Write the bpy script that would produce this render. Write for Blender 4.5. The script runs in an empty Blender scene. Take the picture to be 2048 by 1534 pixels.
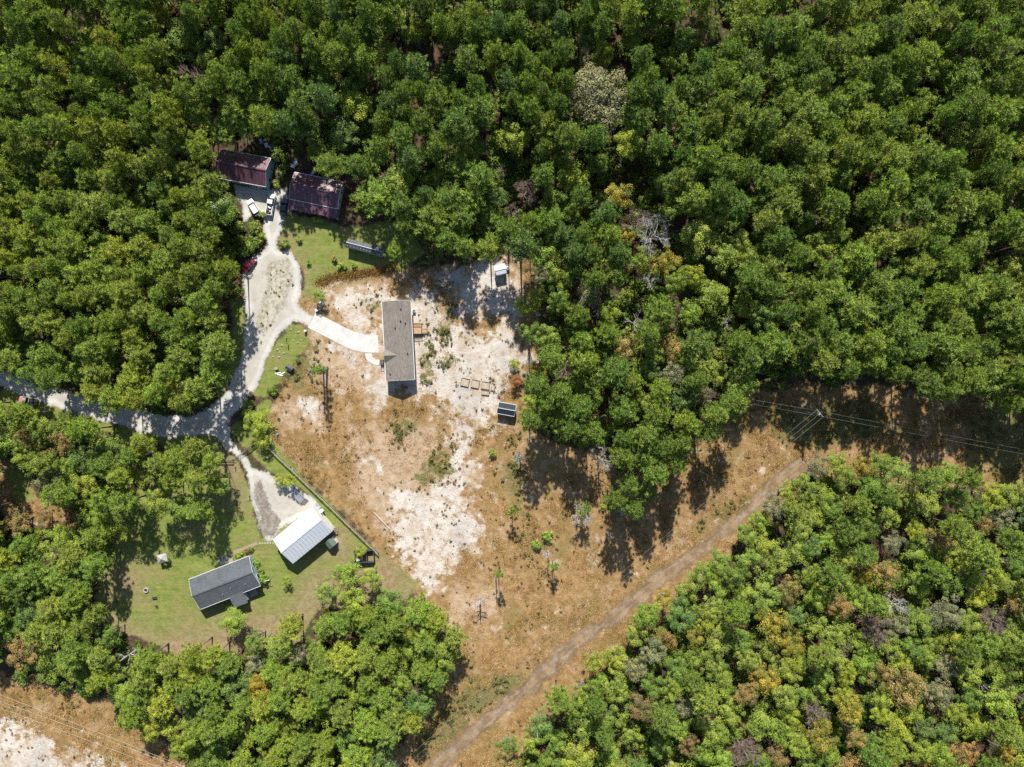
import bpy, math, random
import numpy as np
from mathutils import Vector, Matrix

R = math.radians
random.seed(7)
rng = np.random.default_rng(11)
SC = bpy.context.scene
COL = SC.collection

# ------------------------------------------------------------------ camera, sky, sun, exposure
ALT = 192.0                      # flying height in metres, looking straight down
S = 0.135                        # metres of ground per photo pixel (2048 wide)
cam_d = bpy.data.cameras.new('camera')
cam = bpy.data.objects.new('camera', cam_d)
COL.objects.link(cam)
cam.location = (0, 0, ALT)
cam.rotation_euler = (0, 0, 0)
cam_d.sensor_fit = 'HORIZONTAL'
cam_d.angle = 2 * math.atan(1024 * S / ALT)
cam_d.clip_start = 1.0
cam_d.clip_end = 3000.0
SC.camera = cam

SUN_EL, SUN_DX = R(42), 0.035
world = bpy.data.worlds.new('World')
SC.world = world
world.use_nodes = True
wn = world.node_tree
bg = wn.nodes['Background']
sky = wn.nodes.new('ShaderNodeTexSky')
sky.sky_type = 'NISHITA'
sky.sun_disc = False
sky.sun_elevation = SUN_EL
sky.sun_rotation = R(2)
sky.air_density = 1.0
sky.dust_density = 0.6
wn.links.new(sky.outputs[0], bg.inputs[0])
bg.inputs[1].default_value = 0.085

sun_d = bpy.data.lights.new('sun', 'SUN')
sun_d.energy = 5.0
sun_d.angle = R(0.53)
sun_d.color = (1.0, 0.95, 0.86)
sun = bpy.data.objects.new('sun', sun_d)
COL.objects.link(sun)
sun.location = (0, 120, 150)
sdir = Vector((SUN_DX, -1, 0)).normalized() * math.cos(SUN_EL) + Vector((0, 0, -math.sin(SUN_EL)))
sun.rotation_euler = sdir.to_track_quat('-Z', 'Y').to_euler()

SC.view_settings.view_transform = 'Standard'
SC.view_settings.look = 'None'
SC.view_settings.gamma = 1.0
SC.view_settings.use_curve_mapping = False
SC.view_settings.exposure = 0.8
SC.render.engine = 'CYCLES'
cy = SC.cycles
cy.use_denoising = False
cy.max_bounces = 5
cy.diffuse_bounces = 2
cy.glossy_bounces = 2
cy.transmission_bounces = 3
cy.transparent_max_bounces = 8


# ------------------------------------------------------------------ helpers
def P(px, py, h=0.0):
    """photo pixel of a point at height h -> world x, y"""
    k = S * (ALT - h) / ALT
    return Vector(((px - 1024) * k, -(py - 767) * k, 0.0))


def tag(o, label=None, cat=None, group=None, kind=None):
    if label: o['label'] = label
    if cat: o['category'] = cat
    if group: o['group'] = group
    if kind: o['kind'] = kind
    return o


def thing(name, label, cat, loc, rot=0.0, group=None):
    o = bpy.data.objects.new(name, None)
    o.empty_display_size = 0.3
    COL.objects.link(o)
    o.location = (loc[0], loc[1], loc[2] if len(loc) > 2 else 0.0)
    o.rotation_euler = (0, 0, rot)
    return tag(o, label, cat, group)


def obj(name, me, parent=None, loc=(0, 0, 0), rot=0.0):
    o = bpy.data.objects.new(name, me)
    COL.objects.link(o)
    if parent is not None: o.parent = parent
    o.location = loc
    if rot: o.rotation_euler = (0, 0, rot)
    return o


class MB:
    def __init__(s):
        s.v, s.f = [], []

    def add(s, vs, fs):
        n = len(s.v)
        s.v += [tuple(v) for v in vs]
        s.f += [tuple(i + n for i in f) for f in fs]
        return s

    def box(s, c, d, rz=0.0, M=None):
        x, y, z = d[0] / 2, d[1] / 2, d[2] / 2
        vs = [Vector((a * x, b * y, e * z)) for e in (-1, 1) for a, b in ((-1, -1), (1, -1), (1, 1), (-1, 1))]
        m = Matrix.Rotation(rz, 3, 'Z') if M is None else M
        vs = [m @ v + Vector(c) for v in vs]
        return s.add(vs, [(3, 2, 1, 0), (4, 5, 6, 7), (0, 1, 5, 4), (1, 2, 6, 5), (2, 3, 7, 6), (3, 0, 4, 7)])

    def beam(s, a, b, w, h=None):
        a, b = Vector(a), Vector(b)
        d = b - a
        q = d.to_track_quat('X', 'Z').to_matrix()
        return s.box((a + b) / 2, (d.length, w, h or w), M=q)

    def tube(s, pts, rad, n=6, cap=True):
        if not hasattr(rad, '__len__'): rad = [rad] * len(pts)
        pts = [Vector(p) for p in pts]
        rings = []
        base = len(s.v)
        for i, p in enumerate(pts):
            d = (pts[min(i + 1, len(pts) - 1)] - pts[max(i - 1, 0)]).normalized()
            up = Vector((0, 0, 1)) if abs(d.z) < 0.9 else Vector((1, 0, 0))
            a = d.cross(up).normalized(); b = d.cross(a)
            for k in range(n):
                t = 2 * math.pi * k / n
                s.v.append(tuple(p + (a * math.cos(t) + b * math.sin(t)) * rad[i]))
        for i in range(len(pts) - 1):
            for k in range(n):
                k2 = (k + 1) % n
                s.f.append((base + i * n + k, base + i * n + k2, base + (i + 1) * n + k2, base + (i + 1) * n + k))
        if cap:
            s.f.append(tuple(base + k for k in reversed(range(n))))
            s.f.append(tuple(base + (len(pts) - 1) * n + k for k in range(n)))
        return s

    def disc_ring(s, r0, r1, z0, z1, n=20):
        base = len(s.v)
        for k in range(n):
            t = 2 * math.pi * k / n
            c, q = math.cos(t), math.sin(t)
            s.v += [(r1 * c, r1 * q, z0), (r1 * c, r1 * q, z1), (r0 * c, r0 * q, z1), (r0 * c, r0 * q, z0)]
        for k in range(n):
            a, b = base + 4 * k, base + 4 * ((k + 1) % n)
            for j in range(4):
                j2 = (j + 1) % 4
                s.f.append((a + j, b + j, b + j2, a + j2))
        return s

    def prism(s, poly, z0, z1):
        n = len(poly)
        a = sum(poly[i][0] * poly[(i + 1) % n][1] - poly[(i + 1) % n][0] * poly[i][1] for i in range(n))
        if a < 0: poly = poly[::-1]
        vs = [(x, y, z0) for x, y in poly] + [(x, y, z1) for x, y in poly]
        fs = [tuple(reversed(range(n))), tuple(range(n, 2 * n))]
        fs += [(i, (i + 1) % n, n + (i + 1) % n, n + i) for i in range(n)]
        return s.add(vs, fs)

    def mesh(s, name, m, smooth=False):
        me = bpy.data.meshes.new(name)
        me.from_pydata(s.v, [], s.f)
        me.update()
        if m is not None: me.materials.append(m)
        if smooth: me.polygons.foreach_set('use_smooth', [True] * len(me.polygons))
        return me

    def build(s, name, m, parent=None, loc=(0, 0, 0), rot=0.0, smooth=False):
        return obj(name, s.mesh(name, m, smooth), parent, loc, rot)


# ---- node helper
class NT:
    def __init__(s, name):
        s.m = bpy.data.materials.new(name)
        s.m.use_nodes = True
        s.t = s.m.node_tree
        s.b = s.t.nodes['Principled BSDF']
        s.out = s.t.nodes['Material Output']

    def n(s, ty, **kw):
        nd = s.t.nodes.new(ty)
        for k, v in kw.items(): setattr(nd, k, v)
        return nd

    def L(s, a, b): s.t.links.new(a, b)

    def put(s, sock, v):
        if hasattr(v, 'is_linked') or isinstance(v, bpy.types.NodeSocket): s.L(v, sock)
        elif isinstance(v, (tuple, list)):
            sock.default_value = tuple(v) + ((1.0,) if len(v) == 3 and sock.type == 'RGBA' else ())
        else: sock.default_value = v

    def pos(s): return s.n('ShaderNodeNewGeometry').outputs['Position']
    def oc(s): return s.n('ShaderNodeTexCoord').outputs['Object']

    def vscale(s, v, sc):
        nd = s.n('ShaderNodeVectorMath', operation='MULTIPLY')
        s.L(v, nd.inputs[0]); nd.inputs[1].default_value = sc
        return nd.outputs[0]

    def noise(s, vec, scale, detail=3.0, rough=0.55, off=0.0, col=False):
        nd = s.n('ShaderNodeTexNoise', noise_dimensions='4D')
        s.L(vec, nd.inputs['Vector'])
        nd.inputs['W'].default_value = off
        nd.inputs['Scale'].default_value = scale
        nd.inputs['Detail'].default_value = detail
        nd.inputs['Roughness'].default_value = rough
        return nd.outputs['Color' if col else 'Fac']

    def math(s, op, a, b=0.0, clamp=False):
        nd = s.n('ShaderNodeMath', operation=op, use_clamp=clamp)
        s.put(nd.inputs[0], a); s.put(nd.inputs[1], b)
        return nd.outputs[0]

    def ss(s, x, lo, hi):
        nd = s.n('ShaderNodeMapRange', interpolation_type='SMOOTHSTEP')
        s.put(nd.inputs['Value'], x)
        nd.inputs['From Min'].default_value = lo
        nd.inputs['From Max'].default_value = hi
        return nd.outputs['Result']

    def mix(s, f, a, b, bt='MIX'):
        nd = s.n('ShaderNodeMix', data_type='RGBA', blend_type=bt)
        s.put(nd.inputs[0], f); s.put(nd.inputs[6], a); s.put(nd.inputs[7], b)
        return nd.outputs[2]

    def attr(s, name, ty='GEOMETRY', out='Fac'):
        nd = s.n('ShaderNodeAttribute', attribute_name=name, attribute_type=ty)
        return nd.outputs[out]

    def bump(s, h, strength=0.4, dist=0.1):
        nd = s.n('ShaderNodeBump')
        nd.inputs['Strength'].default_value = strength
        nd.inputs['Distance'].default_value = dist
        s.L(h, nd.inputs['Height'])
        s.L(nd.outputs[0], s.b.inputs['Normal'])

    def base(s, c, rough=0.8, spec=0.3, metal=0.0):
        s.put(s.b.inputs['Base Color'], c)
        s.put(s.b.inputs['Roughness'], rough)
        s.b.inputs['Specular IOR Level'].default_value = spec
        s.b.inputs['Metallic'].default_value = metal
        return s.m


def simple(name, c, var=0.25, scale=2.0, rough=0.7, metal=0.0, spec=0.4, bump=0.0, streak=None):
    t = NT(name)
    v = t.oc()
    if streak: v = t.vscale(v, streak)
    f = t.noise(v, scale, 4)
    f = t.ss(f, 0.3, 0.7)
    dk = tuple(x * (1 - var) for x in c)
    lt = tuple(min(1, x * (1 + var * 0.6)) for x in c)
    if bump: t.bump(t.noise(v, scale * 4, 3), bump, 0.05)
    return t.base(t.mix(f, dk, lt), rough, spec, metal)


# ------------------------------------------------------------------ ground
def sdf(X, Y, poly):
    """signed distance, positive inside; poly in world metres"""
    d2 = np.full(X.shape, 1e18); inside = np.zeros(X.shape, bool)
    n = len(poly)
    for i in range(n):
        ax, ay = poly[i]; bx, by = poly[(i + 1) % n]
        ex, ey = bx - ax, by - ay
        t = np.clip(((X - ax) * ex + (Y - ay) * ey) / (ex * ex + ey * ey + 1e-9), 0, 1)
        dx, dy = X - ax - t * ex, Y - ay - t * ey
        d2 = np.minimum(d2, dx * dx + dy * dy)
        if ay != by:
            c = ((ay > Y) != (by > Y)) & (X < (bx - ax) * (Y - ay) / (by - ay) + ax)
            inside ^= c
    d = np.sqrt(d2)
    return np.where(inside, d, -d)


def W(poly, h=0.0):
    return [tuple(P(x, y, h)[:2]) for x, y in poly]


CLEAR = [   # dry grass clearing, power line corridors
    [(560, 600), (640, 560), (800, 535), (1065, 520), (1080, 620), (1055, 820), (1065, 880), (1200, 900), (1310, 1040), (1230, 1230),
     (1000, 1440), (860, 1560), (730, 1560), (880, 1380), (900, 1290), (840, 1200), (760, 1108), (640, 985), (533, 890), (545, 800), (590, 740), (620, 660)],
    [(1470, 790), (1600, 775), (2250, 800), (2250, 1000), (1900, 980), (1620, 950), (1500, 1070), (1200, 1340), (950, 1600), (760, 1600), (950, 1240), (1230, 1000), (1400, 880)],
    [(-160, 1290), (0, 1345), (150, 1385), (300, 1450), (460, 1600), (-160, 1600)],
    [(-20, 925), (30, 915), (70, 985), (160, 1020), (165, 1050), (80, 1050), (-20, 1010)],
]
SAND = [
    [(735, 590), (840, 560), (880, 580), (905, 640), (960, 650), (1040, 625), (1050, 720), (1015, 800), (1000, 855), (950, 850), (890, 815), (835, 800), (765, 795), (745, 700), (750, 600)],
    [(880, 820), (960, 840), (955, 920), (962, 950), (920, 1010), (950, 1030), (985, 1060), (960, 1090), (905, 1140), (885, 1185), (845, 1195), (820, 1120), (785, 1060), (770, 990), (790, 960), (850, 995), (880, 960), (900, 910)],
    [(640, 572), (700, 575), (735, 610), (745, 655), (700, 650), (655, 615)],
    [(-160, 1400), (0, 1437), (60, 1452), (120, 1485), (200, 1512), (280, 1560), (280, 1600), (-160, 1600)],
    [(960, 520), (1040, 525), (1045, 640), (920, 640), (870, 560)],
    [(1020, 945), (1055, 950), (1062, 1000), (1035, 1005)],
    [(690, 760), (780, 740), (790, 800), (700, 800)],
    [(650, 665), (700, 690), (745, 735), (700, 745), (650, 710)], [(590, 790), (640, 800), (640, 835), (600, 832)], [(660, 885), (750, 905), (770, 955), (700, 930)],
]
LAWN = [
    [(572, 430), (640, 440), (700, 460), (800, 440), (860, 505), (800, 542), (700, 547), (645, 560), (618, 605), (606, 590), (608, 545), (590, 515), (558, 498), (558, 465)],
    [(395, 860), (430, 872), (480, 930), (500, 1000), (520, 1080), (560, 1060), (625, 1000), (560, 950), (500, 900), (450, 860), (470, 840), (520, 830), (545, 890), (640, 985), (760, 1108), (835, 1170), (815, 1195),
     (640, 1215), (600, 1290), (430, 1300), (340, 1305), (205, 1250), (190, 1200), (215, 1100), (250, 1020), (275, 980), (430, 900)],
    [(585, 645), (615, 665), (605, 710), (560, 765), (520, 810), (480, 850), (510, 880), (545, 800), (500, 790), (530, 720)],
    [(460, 590), (492, 600), (492, 700), (470, 760), (440, 800), (430, 780), (465, 720)],
    [(0, 770), (150, 822), (300, 868), (420, 868), (430, 890), (300, 895), (150, 850), (0, 805)],
    [(20, 930), (55, 960), (70, 1000), (30, 1010)],
]
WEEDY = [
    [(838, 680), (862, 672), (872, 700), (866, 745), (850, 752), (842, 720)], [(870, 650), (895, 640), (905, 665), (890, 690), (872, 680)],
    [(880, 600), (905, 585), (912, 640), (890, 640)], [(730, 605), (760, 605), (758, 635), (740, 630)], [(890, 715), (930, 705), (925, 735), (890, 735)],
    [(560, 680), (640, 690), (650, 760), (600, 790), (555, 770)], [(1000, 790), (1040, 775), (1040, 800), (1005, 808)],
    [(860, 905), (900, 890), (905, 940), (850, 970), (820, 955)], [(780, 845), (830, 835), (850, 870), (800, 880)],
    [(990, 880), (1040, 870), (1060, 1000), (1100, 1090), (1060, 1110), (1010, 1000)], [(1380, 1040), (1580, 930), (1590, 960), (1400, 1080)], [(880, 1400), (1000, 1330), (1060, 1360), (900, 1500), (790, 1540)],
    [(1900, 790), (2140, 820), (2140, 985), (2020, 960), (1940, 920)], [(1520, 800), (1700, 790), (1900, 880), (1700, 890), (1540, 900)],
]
PALE = [[(640, 560), (790, 550), (760, 640), (640, 640)], [(620, 665), (770, 690), (775, 800), (700, 790), (560, 770)], [(560, 780), (650, 800), (660, 850), (560, 850)], [(690, 860), (900, 830), (880, 1000), (760, 1050), (680, 960)], [(880, 1150), (1000, 1180), (960, 1280), (880, 1240)], [(850, 520), (1050, 520), (1050, 640), (900, 650)]]
DRY = [[(190, 1215), (320, 1260), (450, 1240), (560, 1215), (640, 1150), (780, 1110), (850, 1180), (640, 1230), (600, 1310), (330, 1330), (180, 1250)],
       [(430, 905), (480, 920), (475, 1000), (440, 985)], [(660, 1060), (700, 1070), (690, 1120), (640, 1120)], [(235, 1130), (290, 1140), (285, 1200), (230, 1190)], [(540, 470), (575, 495), (610, 540), (606, 575), (560, 500)]]
dense_x = np.arange(-165, 165.01, 0.8); dense_y = np.arange(-126, 126.01, 0.8)
ext = np.array([20, 60, 120, 250, 600.0])
gx = np.concatenate([(dense_x[0] - ext)[::-1], dense_x, dense_x[-1] + ext])
gy = np.concatenate([(dense_y[0] - ext)[::-1], dense_y, dense_y[-1] + ext])


def vnoise(X, Y, sc, seed):
    r = np.random.default_rng(seed).random((256, 256))
    u, v = X / sc + 1000, Y / sc + 1000
    i, j = np.floor(u).astype(int), np.floor(v).astype(int)
    fu, fv = u - i, v - j
    fu = fu * fu * (3 - 2 * fu); fv = fv * fv * (3 - 2 * fv)
    g = lambda a, b: r[a % 256, b % 256]
    return (g(i, j) * (1 - fu) + g(i + 1, j) * fu) * (1 - fv) + (g(i, j + 1) * (1 - fu) + g(i + 1, j + 1) * fu) * fv


def zones(X, Y):
    wob = (vnoise(X, Y, 6, 1) - 0.5) * 5 + (vnoise(X, Y, 2.2, 2) - 0.5) * 2.5
    z = {}
    for nm, polys, soft, k in (('clear', CLEAR, 2.5, 0.6), ('sand', SAND, 5.5, 1.3), ('lawn', LAWN, 1.5, 0.35), ('weedy', WEEDY, 2.5, 0.8), ('dry', DRY, 5.0, 0.8), ('pale', PALE, 7.0, 1.0)):
        d = np.max([sdf(X, Y, W(p)) for p in polys], axis=0) + wob * k
        z[nm] = np.clip(0.5 + d / (2 * soft), 0, 1)
    z['sand'] = np.clip(z['sand'] - 0.10, 0, 1)
    return z


def grid_mesh(name, xs, ys, m, keep=None, z=0.0):
    X, Y = np.meshgrid(xs, ys)
    nx, ny = len(xs), len(ys)
    co = np.stack([X.ravel(), Y.ravel(), np.full(X.size, z)], 1)
    i = np.arange(nx * ny).reshape(ny, nx)
    q = np.stack([i[:-1, :-1].ravel(), i[:-1, 1:].ravel(), i[1:, 1:].ravel(), i[1:, :-1].ravel()], 1)
    if keep is not None:
        kf = keep.ravel()[q].any(1)
        q = q[kf]
    used = np.unique(q)
    remap = np.full(nx * ny, -1); remap[used] = np.arange(len(used))
    me = np_mesh(name, co[used], remap[q], m)
    return me, used


def np_mesh(name, co, faces, m):
    me = bpy.data.meshes.new(name)
    k = faces.shape[1]
    me.vertices.add(len(co)); me.loops.add(faces.size); me.polygons.add(len(faces))
    me.vertices.foreach_set('co', np.ascontiguousarray(co, dtype=np.float32).ravel())
    me.loops.foreach_set('vertex_index', np.ascontiguousarray(faces, dtype=np.int32).ravel())
    me.polygons.foreach_set('loop_start', np.arange(0, faces.size, k, dtype=np.int32))
    me.update(calc_edges=True)
    if m is not None:
        for mm in (m if isinstance(m, list) else [m]): me.materials.append(mm)
    return me


def fattr(me, name, vals, dom='POINT'):
    a = me.attributes.new(name, 'FLOAT', dom)
    a.data.foreach_set('value', np.ascontiguousarray(vals, dtype=np.float32).ravel())


def ground_material():
    t = NT('ground_soil')
    p = t.pos()
    n1 = t.noise(p, 0.12, 5, 0.6, 1); n2 = t.noise(p, 0.6, 5, 0.65, 2); n3 = t.noise(p, 2.4, 4, 0.7, 3)
    n4 = t.noise(p, 0.3, 4, 0.6, 4); n5 = t.noise(p, 0.9, 4, 0.6, 5); n6 = t.noise(p, 2.1, 2, 0.5, 6); n7 = t.noise(p, 0.22, 5, 0.65, 17)
    # forest litter
    lit = t.mix(t.ss(n2, 0.35, 0.65), (0.042, 0.029, 0.02), (0.11, 0.068, 0.043))
    lit = t.mix(t.ss(n4, 0.46, 0.62), lit, (0.05, 0.058, 0.024))
    lit = t.mix(t.ss(n3, 0.55, 0.75), lit, (0.16, 0.10, 0.06))
    # dry grass
    st = t.mix(t.ss(n2, 0.3, 0.7), (0.19, 0.113, 0.048), (0.32, 0.21, 0.098))
    st = t.mix(t.ss(n1, 0.5, 0.66), st, (0.20, 0.145, 0.055))
    st = t.mix(t.math('MULTIPLY', t.ss(n3, 0.52, 0.7), 0.5), st, (0.12, 0.073, 0.032))
    st = t.mix(t.math('MULTIPLY', t.ss(n7, 0.52, 0.66), 0.6), st, (0.36, 0.26, 0.165))
    st = t.mix(t.math('MULTIPLY', t.ss(n4, 0.57, 0.70), 0.75), st, (0.42, 0.335, 0.26))
    st = t.mix(t.math('MULTIPLY', t.ss(t.math('ADD', t.attr('pale'), t.math('MULTIPLY', t.math('SUBTRACT', n7, 0.5), 1.6)), 0.35, 0.8), 0.85), st, t.mix(t.ss(n2, 0.3, 0.7), (0.31, 0.22, 0.14), (0.41, 0.315, 0.22)))
    # sand
    n8 = t.noise(t.vscale(p, (1.0, 0.35, 1.0)), 0.16, 5, 0.6, 23)
    sa = t.mix(t.ss(n2, 0.25, 0.75), (0.42, 0.37, 0.32), (0.53, 0.49, 0.44))
    sa = t.mix(t.math('MULTIPLY', t.ss(n8, 0.48, 0.66), 0.7), sa, (0.34, 0.32, 0.30))
    sa = t.mix(t.math('MULTIPLY', t.ss(n7, 0.46, 0.64), 0.65), sa, (0.36, 0.275, 0.19))
    sa = t.mix(t.math('MULTIPLY', t.ss(n5, 0.58, 0.72), 0.55), sa, (0.25, 0.18, 0.10))
    sa = t.mix(t.math('MULTIPLY', t.ss(n6, 0.62, 0.70), 0.55), sa, (0.15, 0.105, 0.055))
    # lawn
    la = t.mix(t.ss(n2, 0.3, 0.7), (0.105, 0.146, 0.028), (0.182, 0.208, 0.052))
    la = t.mix(t.math('MULTIPLY', t.ss(n1, 0.48, 0.66), 0.6), la, (0.215, 0.165, 0.078))
    la = t.mix(t.math('MULTIPLY', t.ss(n3, 0.5, 0.75), 0.4), la, (0.055, 0.066, 0.018))
    mow = t.noise(t.vscale(p, (0.12, 2.2, 1.0)), 0.55, 2, 0.5, 31)
    la = t.mix(t.math('MULTIPLY', t.ss(mow, 0.4, 0.62), 0.22), la, (0.27, 0.235, 0.10))
    la = t.mix(t.math('MULTIPLY', t.attr('dry'), 0.85), la, t.mix(t.ss(n5, 0.35, 0.65), (0.20, 0.135, 0.075), (0.28, 0.21, 0.14)))
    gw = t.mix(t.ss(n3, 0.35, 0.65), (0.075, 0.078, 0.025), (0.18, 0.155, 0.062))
    e = t.math('ADD', t.math('MULTIPLY', t.math('SUBTRACT', n2, 0.5), 1.3), t.math('MULTIPLY', t.math('SUBTRACT', n3, 0.5), 0.7))
    c = t.mix(t.ss(t.math('ADD', t.attr('clear'), e), 0.3, 0.7), lit, st)
    c = t.mix(t.ss(t.math('ADD', t.math('ADD', t.attr('sand'), t.math('MULTIPLY', e, 1.2)), t.math('MULTIPLY', t.math('SUBTRACT', n4, 0.5), 2.0)), 0.30, 0.82), c, sa)
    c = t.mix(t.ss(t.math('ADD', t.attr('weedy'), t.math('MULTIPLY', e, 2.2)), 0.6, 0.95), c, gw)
    c = t.mix(t.ss(t.math('ADD', t.attr('lawn'), t.math('MULTIPLY', e, 0.6)), 0.35, 0.65), c, la)
    h = t.math('ADD', t.math('MULTIPLY', n3, 0.5), n5)
    t.bump(h, 0.7, 0.35)
    return t.base(c, 0.95, 0.1)


gm = ground_material()
me, used = grid_mesh('ground', gx, gy, gm)
co = np.empty(len(me.vertices) * 3, np.float32); me.vertices.foreach_get('co', co); co = co.reshape(-1, 3)
zz = zones(co[:, 0], co[:, 1])
for k_ in zz: fattr(me, k_, zz[k_])
tag(obj('ground', me), 'sandy ground with dry grass, lawn and pine litter', kind='structure')


def sheet(name, label, poly_px, z, m, step=0.5, wob=0.7, margin=1.0, shadow=True):
    poly = W(poly_px)
    xs = np.arange(min(p[0] for p in poly) - 2, max(p[0] for p in poly) + 2, step)
    ys = np.arange(min(p[1] for p in poly) - 2, max(p[1] for p in poly) + 2, step)
    X, Y = np.meshgrid(xs, ys)
    d = sdf(X, Y, poly) + (vnoise(X, Y, 3, 5) - 0.5) * wob * 2
    me, used = grid_mesh(name, xs, ys, m, d > -margin, z)
    fattr(me, 'edge', d.ravel()[used])
    return tag(obj(name, me), label, kind='structure')


def edge_material(name, build, k=1.0, w=0.35):
    t = NT(name)
    p = t.pos()
    c = build(t, p)
    e = t.math('ADD', t.attr('edge'), t.math('MULTIPLY', t.math('SUBTRACT', t.noise(p, 1.5, 4, 0.65, 9), 0.5), 3.0 * k))
    f = t.ss(e, -w, w)
    t.base(c, 0.95, 0.1)
    tr = t.n('ShaderNodeBsdfTransparent')
    mx = t.n('ShaderNodeMixShader')
    t.L(f, mx.inputs[0]); t.L(tr.outputs[0], mx.inputs[1]); t.L(t.b.outputs[0], mx.inputs[2])
    t.L(mx.outputs[0], t.out.inputs[0])
    return t.m


def gravel(t, p):
    a = t.noise(p, 0.25, 4, 0.6, 1); b = t.noise(p, 3.5, 4, 0.75, 2); d = t.noise(p, 0.8, 4, 0.6, 3)
    c = t.mix(t.ss(a, 0.35, 0.65), (0.455, 0.445, 0.42), (0.56, 0.54, 0.50))
    wt_ = t.math('ABSOLUTE', t.math('SUBTRACT', t.attr('edge'), 1.15))
    c = t.mix(t.math('MULTIPLY', t.ss(wt_, 0.3, 0.9), 0.42), c, t.mix(t.ss(d, 0.35, 0.65), (0.36, 0.325, 0.26), (0.30, 0.26, 0.17)))
    c = t.mix(t.ss(b, 0.35, 0.75), t.mix(0.28, c, (0.17, 0.155, 0.135)), c)
    c = t.mix(t.math('MULTIPLY', t.ss(d, 0.55, 0.75), 0.45), c, (0.25, 0.215, 0.165))
    t.bump(b, 0.5, 0.08)
    return c


def weeds_on_gravel(t, p):
    b = t.noise(p, 1.3, 5, 0.7, 4)
    c = t.mix(t.ss(b, 0.4, 0.6), (0.40, 0.38, 0.34), (0.24, 0.21, 0.12))
    return t.mix(t.ss(t.noise(p, 0.5, 3, 0.6, 8), 0.45, 0.65), c, (0.40, 0.37, 0.31))


def track_dirt(t, p):
    a = t.noise(p, 0.35, 4, 0.6, 1); b = t.noise(p, 2.6, 4, 0.7, 2)
    c = t.mix(t.ss(a, 0.35, 0.65), (0.20, 0.145, 0.105), (0.30, 0.23, 0.175))
    c = t.mix(t.ss(b, 0.5, 0.72), c, (0.13, 0.092, 0.05))
    ru = t.math('ABSOLUTE', t.math('SUBTRACT', t.attr('edge'), 0.75))
    gm_ = t.math('MULTIPLY', t.ss(t.math('ADD', ru, t.math('MULTIPLY', t.math('SUBTRACT', b, 0.5), 1.2)), 0.15, 0.55), 0.6)
    c = t.mix(gm_, c, t.mix(t.ss(a, 0.4, 0.6), (0.165, 0.105, 0.045), (0.26, 0.175, 0.085)))
    t.bump(b, 0.6, 0.15)
    return c


def stain_gravel(t, p):
    b = t.noise(p, 0.9, 5, 0.7, 6)
    c = t.mix(t.ss(b, 0.4, 0.62), (0.17, 0.145, 0.12), (0.27, 0.245, 0.21))
    return c


G_mat = edge_material('road_gravel', gravel)
ROAD = [(-160, 690), (0, 738), (60, 760), (140, 783), (230, 810), (320, 831), (370, 833), (415, 820), (447, 793), (466, 758), (484, 715), (494, 660), (492, 610), (484, 560), (488, 525), (512, 506), (532, 498),
        (533, 480), (527, 455), (527, 432), (510, 425), (490, 440), (478, 405), (465, 392), (470, 372), (520, 376), (575, 382), (578, 400), (572, 430), (560, 460), (554, 485), (556, 497), (580, 506), (600, 528),
        (607, 560), (603, 590), (594, 611), (612, 622), (634, 630), (621, 655), (600, 645), (587, 640), (562, 665), (537, 705), (524, 740), (507, 780), (487, 810), (464, 835), (452, 850), (462, 880),
        (490, 912), (508, 938), (535, 945), (562, 955), (590, 972), (625, 995), (645, 1018), (600, 1035), (560, 1058), (545, 1078), (532, 1082), (520, 1050), (505, 1005), (496, 960), (486, 928), (455, 897), (428, 870),
        (390, 874), (350, 876), (290, 868), (220, 848), (150, 824), (80, 802), (0, 772), (-160, 725)]
sheet('gravel_road', 'pale gravel lane with turnaround and spurs', ROAD, 0.008, G_mat, 0.5)
sheet('turnaround_island', 'weedy middle of the gravel turnaround', [(542, 528), (572, 525), (588, 550), (580, 590), (560, 625), (540, 650), (524, 668), (520, 640), (528, 590)], 0.014,
      edge_material('weedy_gravel', weeds_on_gravel, 1.6, 0.8), 0.5, 1.2)
sheet('worn_dirt_patch', 'brown worn patch on the gravel by the barn', [(520, 965), (535, 985), (545, 1020), (560, 1040), (545, 1068), (530, 1070), (520, 1030), (510, 990)], 0.014,
      edge_material('worn_dirt', stain_gravel, 1.4, 0.9), 0.5, 1.0)
cl = [(1612, 928), (1580, 945), (1500, 1020), (1430, 1075), (1330, 1150), (1240, 1225), (1180, 1268), (1120, 1310), (1070, 1365), (1030, 1395), (960, 1452), (900, 1505), (840, 1570), (800, 1620)]
tk_up, tk_dn = [], []
for i, (x, y) in enumerate(cl):
    a = Vector(cl[max(i - 1, 0)]); b = Vector(cl[min(i + 1, len(cl) - 1)])
    d = (b - a).normalized()
    w_ = 12.5 + 3 * math.sin(i * 1.9)
    tk_up.append((x - d.y * w_, y + d.x * w_)); tk_dn.append((x + d.y * w_, y - d.x * w_))
sheet('dirt_track', 'pinkish brown dirt track along the wood', tk_up + tk_dn[::-1], 0.004, edge_material('track_soil', track_dirt, 2.2, 1.1), 0.6, 1.0)
sheet('forest_path', 'narrow bare path leaving the yard', [(838, 330), (850, 330), (856, 380), (862, 420), (870, 470), (878, 520), (860, 525), (850, 470), (842, 400)], 0.004,
      edge_material('path_soil', track_dirt, 1.2, 0.6), 0.6, 1.0)

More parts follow.
